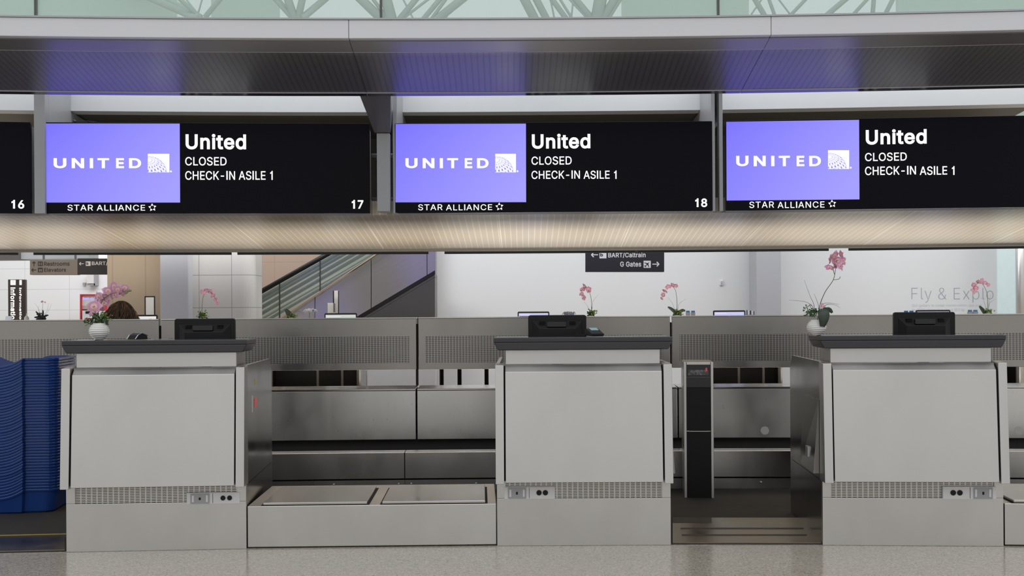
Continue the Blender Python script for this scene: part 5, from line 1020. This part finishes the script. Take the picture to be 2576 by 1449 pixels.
# escalator
e0 = on_d(870, 810, 16.6)
es = thing('escalator', 'glass sided escalator rising to the right behind the partition', 'escalator', Frame((e0.x, 16.6, 0), 0)); FE = Frame((e0.x, 16.6, 0), 0)
def ep(pts, y0, y1): return MB().prism_y(px_poly(FE, pts, y0), y0, y1)
scl = plain('escalator_cladding', lin(180, 174, 168), 0.22, 0.82, var=0.03)
zf = lambda px: (px, 1010)
cl = [(560, 1009), (560, 898), (690, 813), (789, 744)]
def clad(px0, px1):
    """bowed cladding sheet under the balustrade, from picture column px0 to px1, standing on the floor"""
    mb = MB(); nx, nz = 10, 30; vs = []; fs = []
    for i in range(nx+1):
        px = px0+(px1-px0)*i/nx; top = FE.loc(px, 898-(px-560)*0.6682+1.0, 0.0); zc = FE.loc(px, 775-(px-700)*0.2385, 0.0).z
        for k in range(nz+1):
            z = top.z*k/nz; q = max(-0.75, min(0.6, z-zc)); vs.append((top.x, 0.06*q-0.10*q*q+0.10, z))
    m = len(vs); vs += [(x, 0.9, z) for x, y, z in vs]
    for i in range(nx):
        for k in range(nz):
            a = i*(nz+1)+k; fs.append((a, a+nz+1, a+nz+2, a+1)); fs.append((m+a, m+a+1, m+a+nz+2, m+a+nz+1))
    for i in range(nx):
        for k in (0, nz): a = i*(nz+1)+k; fs.append((a, m+a, m+a+nz+1, a+nz+1))
    for k in range(nz):
        for i in (0, nx): a = i*(nz+1)+k; fs.append((a, a+1, m+a+1, m+a))
    obj('cladding', mb.add(vs, fs), scl, es, smooth=False)
for x0_, x1_ in ((560, 788.4), (790, 930.3), (932, 1071.4), (1073, 1094)): clad(x0_, x1_)
obj('glass_balustrade', ep([(560, 897), (1000, 604), (1000, 540), (560, 788)], 0.02, 0.04), M['glass_esc'], es)
def rail(name, a, b, y, r, m): obj(name, MB().tube([FE.loc(a[0], a[1], y), FE.loc(b[0], b[1], y)], r, 10), m, es, smooth=True)
rail('handrail', (560, 788), (1000, 540), 0.03, 0.035, M['black'])
rail('handrail', (560, 806), (1000, 556), 0.85, 0.04, M['black'])
gmr = plain('escalator_dark', lin(38, 40, 36), 0.4); tan_ = plain('escalator_skirt', lin(120, 116, 100), 0.35, 0.3)
for i, (y_, dy, r_, m_) in enumerate(((0.15, 16, 0.012, gmr), (0.2, 27, 0.022, gmr), (0.25, 42, 0.028, gmr), (0.35, 58, 0.026, gmr), (0.6, 72, 0.02, tan_), (0.5, 84, 0.022, gmr))):
    rail('step_skirt', (560, 788+dy), (1000, 540+dy*0.85), y_, r_, m_)
for px in (657, 703, 805): 
    yt = 788-(px-560)*0.5636+3; yb = 897-(px-560)*0.666
    obj('glass_joint', ep([(px-1.2, yb), (px+1.2, yb), (px+1.2, yt), (px-1.2, yt)], 0.012, 0.045), gmr, es)
obj('edge_trim', MB().tube([FE.loc(560, 898, -0.01), FE.loc(1000, 604, -0.01)], 0.008, 8), plain('copper_trim', lin(150, 120, 100), 0.4), es)
e2 = thing('escalator', 'dark escalator side with black handrail left of the white wall', 'escalator', Frame((on_d(1000, 810, 16.0).x, 16.0, 0), 0)); FE = Frame((on_d(1000, 810, 16.0).x, 16.0, 0), 0)
obj('plinth', ep([(740, 1018), (1094, 1018), (1094, 895), (740, 912)], -0.01, 0.5), plain('light_plinth', lin(186, 186, 188), 0.4), e2)
obj('side_panel', ep([(740, 911), (1094, 894), (1094, 697), (740, 908)], 0, 0.5), plain('dark_escalator_side', lin(62, 60, 60), 0.3), e2)
obj('skirt_trim', ep([(740, 907), (1094, 696), (1094, 690), (740, 901)], 0.0, 0.5), plain('grey_skirt', lin(86, 84, 84), 0.35), e2)
obj('handrail', ep([(740, 900), (1094, 689), (1094, 680), (740, 890)], -0.02, 0.08), M['black'], e2)
# overhead wayfinding signs
def arrow(F, ly, cx, cy, s, rot, m, parent):
    a, b, w = 1.0, 0.62, 0.13
    pts = [(-a, -w), (0.55, -w), (0.08, -0.58), (0.42, -0.70), (1.0, 0.0), (0.42, 0.70), (0.08, 0.58), (0.55, w), (-a, w)]
    c = F.loc(cx, cy, ly); k = F.loc(cx+s/2, cy, ly).x-c.x; co, si = math.cos(rot), math.sin(rot)
    obj('arrow', MB().prism_y([(c.x+k*(x*co-y*si), c.z+k*(x*si+y*co)) for x, y in pts], ly-0.003, ly), m, parent)
def wf_sign(F, rect, label, m, z_top):
    t = thing('wayfinding_sign', label, 'sign', F)
    obj('sign_box', MB().prism_y(px_rect(F, *rect, 0.0), 0.0, 0.10), m, t, bevel=0.004); return t
sw = plain('sign_white', lin(226, 228, 232), 0.5); sdark = plain('sign_charcoal', lin(40, 40, 46), 0.4); staupe = plain('sign_taupe', lin(120, 108, 95), 0.5); sbrn = plain('sign_brown', lin(44, 38, 36), 0.5); cream = plain('sign_cream', lin(200, 190, 178), 0.5)
p = on_d(1572, 684, 15.0); F = Frame((p.x, 15.0, p.z), 0.01)
t = wf_sign(F, (1473, 622, 1671, 684), 'charcoal hanging sign for trains and gates before the white wall', sdark, 3)
fit_text('train_text', 'BART/Caltrain', F, -0.0005, (1530, 635, 1624, 649), sw, t, 0.016); fit_text('gates_text', 'G Gates', F, -0.0005, (1560, 658, 1613, 671), sw, t, 0.02)
arrow(F, -0.0005, 1495.5, 641, 18, PI, sw, t); arrow(F, -0.0005, 1650, 664.5, 18, 0, sw, t)
o = obj('pictogram', MB().prism_y(px_rect(F, 1508, 634, 1525.5, 650, -0.001), -0.003, -0.0005), sw, t); fit_text('letter_mark', 'b', F, -0.0035, (1510, 637, 1517, 645), sdark, o, 0.03)
o = obj('pictogram', MB().prism_y(px_rect(F, 1619, 656, 1637, 674, -0.001), -0.003, -0.0005), sw, t)
c = F.loc(1628, 665, -0.003); k = (F.loc(1637, 665, -0.003).x-c.x)*0.95; mb = MB()
for pts in ([(-.09, -.95), (.09, -.95), (.11, .5), (0, .95), (-.11, .5)], [(-.9, -.1), (0, .42), (.9, -.1), (.9, -.28), (0, .05), (-.9, -.28)], [(-.38, -.82), (0, -.55), (.38, -.82), (.38, -.92), (0, -.78), (-.38, -.92)]):
    mb.prism_y([(c.x+k*(x*math.cos(-.78)-y*math.sin(-.78)), c.z+k*(x*math.sin(-.78)+y*math.cos(-.78))) for x, y in pts], -0.0045, -0.0032)
obj('plane_symbol', mb, sdark, o)
q = F.loc(1606, 634, 0.05); zz = F.loc(1606, 622, 0).z; obj('hanger_rod', MB().tube([(q.x, 0.05, zz), (q.x, 0.05, zz+0.35), (q.x, 1.998, zz+0.35)], 0.02, 8), sdark, t)
p = on_d(172, 690, 15.5); F = Frame((p.x, 15.5, p.z), 0.0)
t = wf_sign(F, (75, 653, 195, 691.5), 'taupe and brown hanging sign for restrooms and elevators at the left', staupe, 3)
obj('sign_box', MB().prism_y(px_rect(F, 195.4, 650, 285, 690.5, 0.0), 0.0, 0.10), sbrn, t)
fit_text('restrooms_text', 'Restrooms', F, -0.0005, (111, 658.5, 175, 668.5), sbrn, t, 0.014); fit_text('elevators_text', 'Elevators', F, -0.0005, (111, 674, 166, 683.5), sbrn, t, 0.014)
fit_text('train_text', 'BART/C', F, -0.0005, (231, 657.5, 281, 668), cream, t, 0.016)
arrow(F, -0.0005, 85.5, 663.5, 12, PI/2, sbrn, t); arrow(F, -0.0005, 85, 679, 12, PI, sbrn, t); arrow(F, -0.0005, 205, 663.5, 12, PI, cream, t)
for y_ in (663.5, 679):
    o = obj('pictogram', MB().prism_y(px_rect(F, 95.5, y_-5.5, 107.5, y_+5.5, -0.001), -0.003, -0.0005), sbrn, t)
    mb = MB()
    for k in ((98.5, 1.0), (101.5, .4), (104.5, 1.0)) if y_ < 670 else ((99.5, 1.5), (103.8, 1.5)):
        mb.prism_y(px_rect(F, k[0]-k[1], y_-(3 if y_ < 670 else 2), k[0]+k[1], y_+4, -0.003), -0.0042, -0.0032)
    obj('figures', mb, staupe, o)
o = obj('pictogram', MB().prism_y(px_rect(F, 216, 657.5, 228, 669, -0.001), -0.003, -0.0005), cream, t); fit_text('letter_mark', 'b', F, -0.0035, (217.5, 659.5, 222.5, 666), sbrn, o, 0.03)
for px in (110, 190): q = F.loc(px, 655, 0.05); zz = F.loc(px, 654, 0).z; obj('hanger_rod', MB().tube([(q.x, 0.05, zz), (q.x, 0.05, zz+0.3), (q.x, 1.098, zz+0.3)], 0.015, 8), M['trim'], t)
# bulkhead over the left hall
a, b = on_d(-200, 640, 16.6), on_d(223, 640, 16.6); struct('wall_bulkhead', MB().box(on_d(52.5, 640, 16.6).x, b.x, 16.6, 17.0, on_d(120, 651.5, 16.6).z, 3.4), plain('bulkhead_grey', lin(168, 169, 172), 0.5))
struct('trim_2', MB().box(a.x, on_d(52, 640, 16.6).x, 16.55, 17.0, on_d(26, 652, 16.55).z, 3.4), plain('bulkhead_dark', lin(88, 84, 82), 0.5))
p0, p1 = on_d(229, 641, 17.6), on_d(282, 650, 17.6); mx = (p0.x+p1.x)/2
t = thing('ceiling_light', 'bright white strip light hanging above the cash machine', 'light', Frame((mx, 17.6, p1.z), 0)); hw = (p1.x-p0.x)/2
obj('tube', MB().box(-hw, hw, 0, 0.2, 0.0, p0.z-p1.z), emit('strip_light', (1, 1, 0.97, 1), 3.0), t); obj('housing', MB().box(-hw-0.02, hw+0.02, -0.02, 0.22, p0.z-p1.z+0.0005, 0.9), M['trim'], t)
# information pillar
p = on_d(38, 806, 16.0); F = Frame((on_d(38, 750, 16).x, 16.0, 0), 0.0)
t = thing('information_pillar', 'dark brown lit information pillar with vertical lettering', 'sign pillar', F)
xl, xm, xr = F.loc(20.5, 750).x, F.loc(45.5, 750).x, F.loc(56.5, 750).x; zt = F.loc(38, 703, 0).z
brn = plain('pillar_brown', lin(58, 46, 42), 0.45); obj('shaft', MB().prism_z([(xl, 0), (xm, 0), (xr, 0.10), (xr-0.02, 0.2), (xl, 0.2)], 0, zt), brn, t)
lit = emit('warm_lit', (1.0, 0.97, 0.92, 1), 1.1)
fit_text('lit_text', 'Information', F, -0.0005, (26.5, 723, 39, 813), lit, t, 0.03, 1.0, turn=True)
o = obj('question_sign', MB().prism_y(px_rect(F, 26.5, 704.5, 39.5, 717, 0), -0.003, -0.0005), lit, t); fit_text('question_mark', '?', F, -0.0035, (31, 707, 35, 714.5), plain('amber_mark', lin(214, 170, 110), 0.5), o, 0.0)
ax = math.atan2(0.10, xr-xm); F2 = Frame(F.w((xm+xr)/2, 0.05, 0), F.a-ax)
o = fit_text('lit_text', 'Information', F2, -0.002, (48.5, 724, 54.3, 813), lit, t, 0.03, 1.0, turn=True); o.location = F.to(F2.o); o.rotation_euler = (0, 0, ax)
o = obj('question_sign', MB().prism_y(px_rect(F2, 48.5, 704.5, 54.3, 717, 0), -0.004, -0.002), lit, t, F.to(F2.o), (0, 0, ax))
# wall box and cash machine on the tiled wall
F = Frame((on_d(222, 700, 19.85).x, 19.85, on_d(222, 720, 19.85).z), 0)
t = thing('wall_box', 'small white wall box with grey side on the tiled wall', 'wall box', F)
obj('cover', MB().prism_y(px_rect(F, 219, 688, 235.5, 713, -0.02), -0.02, 0.1), M['white'], t); obj('lower_plate', MB().prism_y(px_rect(F, 219, 713.2, 239, 718, 0), 0.0, 0.14), M['grey_plate'], t); obj('side_plate', MB().prism_y(px_rect(F, 236, 690, 241, 718, 0), 0.0, 0.14), M['grey_plate'], t)  # white cover with grey plates below and beside it
o = obj('card_slot', MB().prism_y(px_rect(F, 208, 711, 214.5, 717, 0.1), 0.1, 0.148), M['grey_plate'], t)
red = plain('red_frame', lin(205, 40, 52), 0.4); F = Frame((on_d(235, 800, 19.0).x, 19.0, 0), 0)
t = thing('cash_machine', 'red framed cash machine against the white tiled wall', 'cash machine', F)
ys = 790+1.2248*FPX/19.0+6
obj('surround', MB().prism_y(px_rect(F, 201, 740, 205, ys, 0), 0, 0.5).prism_y(px_rect(F, 205.2, 740, 262, 743.5, 0), 0, 0.5).prism_y(px_rect(F, 262.2, 740, 268, ys, 0), 0, 0.5), red, t)
obj('header_panel', MB().prism_y(px_rect(F, 205.2, 743.8, 262, 769, 0.03), 0.03, 0.4), plain('header_grey', lin(205, 203, 200), 0.5), t)
obj('band', MB().prism_y(px_rect(F, 205.2, 769, 262, 778, 0.03), 0.03, 0.4), plain('band_tan', lin(176, 164, 150), 0.5), t)
fit_text('bank_text', 'Bank of America', F, 0.029, (208, 747.5, 262, 754.5), emit('violet_lit', lin(190, 170, 255), 1.1), t, 0.02)
obj('machine_body', MB().prism_y(px_rect(F, 207, 781, 260, ys, -0.1), -0.1, 0.45), plain('machine_white', lin(214, 216, 220), 0.35), t)
obj('card_reader_bay', MB().prism_y(px_rect(F, 215, 783, 228, 789, -0.105), -0.105, -0.1), M['black'], t)
obj('red_panel', MB().prism_y(px_rect(F, 213, 800, 236, 815, -0.105), -0.105, -0.1), emit('red_lit', lin(240, 70, 66), 0.8), t)
# lettering and fittings on the white wall
FW = Frame((on_d(2395, 760, WD).x, WD, 0), 0); gl_ = plain('grey_lettering', lin(150, 155, 165), 0.6); gl2 = plain('faint_lettering', lin(186, 189, 196), 0.6)
t = thing('wall_lettering', 'thin grey gallery lettering on the white wall at right', 'lettering', Frame(FW.w(0, 0, 1.25), 0)); FWt = Frame(FW.w(0, 0, 1.25), 0)
fit_text('headline', 'Fly & Explo', FWt, -0.0005, (2293, 724, 2499, 761), gl_, t, -0.015, 1.12)
fit_text('small_line', 'Our gallery is under construction, but visit', FWt, -0.0005, (2294, 765, 2470, 773), gl2, t, 0.0); fit_text('small_line', 'for more information about SFO M', FWt, -0.0005, (2294, 776, 2425, 783), gl2, t, 0.0)
q = on_d(1814, 709, WD); t = thing('wall_device', 'tiny white fire alarm fitting on the white wall left of the column', 'wall fitting', Frame((q.x, WD, q.z), 0))
obj('plate', MB().box(-0.02, 0.02, -0.03, -0.0005, -0.045, 0.03), M['white'], t); obj('lens', MB().box(-0.011, 0.011, -0.04, -0.031, -0.03, 0.01), M['grey_plate'], t)
cy = plain('pale_cyan_panel', lin(206, 222, 224), 0.2)
a, b = on_d(2509, 720, 16.5), on_d(2560, 720, 16.5); o = obj('glass_partition', MB().box(-(b.x-a.x)/2, (b.x-a.x)/2, 0, 0.03, 0, 3.2), cy, None, ((a.x+b.x)/2, 16.5, 0)); tag(o, 'pale cyan glass panel at the right end of the white wall', 'glass panel')
p = on_d(2568, 720, 16.0); o = obj('metal_column', MB().lathe([(0.065, 0), (0.065, 3.2)], 28), M['steel'], None, (p.x, 16.0, 0), smooth=True); tag(o, 'slim round steel column at the right picture edge', 'column')
# queue posts seen under the partition
for px, lb in ((1111, 'black queue post seen below the partition, left of three'), (1156, 'black queue post seen below the partition, middle of three'), (1224, 'black queue post seen below the partition, right of three')):
    p = on_d(px, 950, 14.6); t = thing('queue_post', lb, 'queue post', Frame((p.x, 14.6, 0), 0), 'queue posts')
    obj('post', MB().lathe([(0.026, 0.03), (0.026, 0.96), (0.03, 0.96), (0.03, 1.0)], 18), M['black'], t, smooth=True); obj('base', MB().lathe([(0.17, 0), (0.17, 0.012), (0.04, 0.03)], 24), M['black'], t); obj('belt_cassette', MB().box(-0.034, 0.034, -0.034, 0.034, 0.90, 0.958), M['black'], t)

# roof trees and upper walls seen through the glass above the canopy
UD = 26.0
wt = plain('pale_green_steel', lin(165, 182, 174), 0.6, var=0.01); pg = plain('pale_green_wall', lin(180, 198, 188), 0.6, var=0.02)
def tree(cx, branches, label, d=UD):
    b = on_d(cx, 52, d); F = Frame((b.x, d, 0), 0)
    t = thing('roof_column', label, 'roof column', F, 'branching roof columns')
    obj('trunk', MB().tube([(0, 0, 0), (0, 0, b.z)], 0.16, 12), wt, t, smooth=True)
    for (x0, y0, x1, y1, r, dy) in branches:
        p, q = F.loc(x0, y0, 0), F.loc(x1, y1, dy); e = p+(q-p)*4.5
        obj('branch', MB().tube([p, e], r*0.01, 8), wt, t, smooth=True)
tree(500, [(505, 44, 455, 0, 5, 0), (505, 44, 470, 0, 2, 1), (495, 46, 508, 0, 2, 0), (515, 44, 560, -10, 6, 0), (500, 44, 380, -20, 10, 2), (490, 44, 300, -40, 8, 2)], 'branching roof column above the left half of screen 17')
tree(745, [(740, 46, 725, 0, 9, 0), (745, 46, 705, 0, 2, 0), (750, 46, 760, 0, 8, 0), (735, 46, 690, -4, 5, 0), (760, 46, 850, -30, 8, 1)], 'branching roof column above the right half of screen 17')
tree(1000, [(960, 48, 910, 0, 10, 0), (975, 48, 940, 0, 4, 0), (985, 48, 972, 0, 12, 0), (1005, 48, 1045, 0, 7, 0), (1012, 48, 1075, 0, 3, 0), (1065, 48, 1105, 0, 6, 0), (1085, 48, 1120, 0, 4, 0), (1100, 48, 1160, 0, 9, 0), (1118, 48, 1150, 0, 3, 0), (1040, 48, 1015, 0, 2, 0)], 'branching roof column above the left part of screen 18')
tree(1490, [(1345, 48, 1320, 0, 10, 0), (1375, 48, 1350, 0, 8, 0), (1395, 48, 1385, 0, 2, 0), (1425, 48, 1390, 0, 6, 0), (1440, 48, 1410, 0, 3, 0), (1490, 48, 1450, 0, 7, 0), (1480, 48, 1435, 0, 3, 0), (1502, 48, 1510, 0, 14, 0), (1515, 48, 1545, 0, 9, 0), (1530, 48, 1560, 0, 4, 0), (1437, 48, 1442, 0, 2, 0)], 'branching roof column above the right part of screen 18')
tree(1990, [(1950, 42, 1935, 0, 4, 0), (1985, 42, 2025, 0, 4, 0), (1992, 42, 1960, 0, 2, 0), (1925, 42, 1900, 0, 6, 0), (1890, 36, 1915, 0, 2, 0), (2080, 38, 2125, 0, 6, 0), (2145, 38, 2180, 0, 4, 0), (2195, 38, 2198, 0, 5, 0), (2226, 38, 2245, 0, 5, 0)], 'branching roof column above the rightmost screen')
for i, (x0, x1) in enumerate(((-350, 440), (531, 700), (1565, 1884), (2260, 3000))):
    a, b = on_d(x0, 20, 29), on_d(x1, 20, 29); struct('wall_upper', MB().box(a.x, b.x, 29, 29.2, 0.0, 12.5), pg)
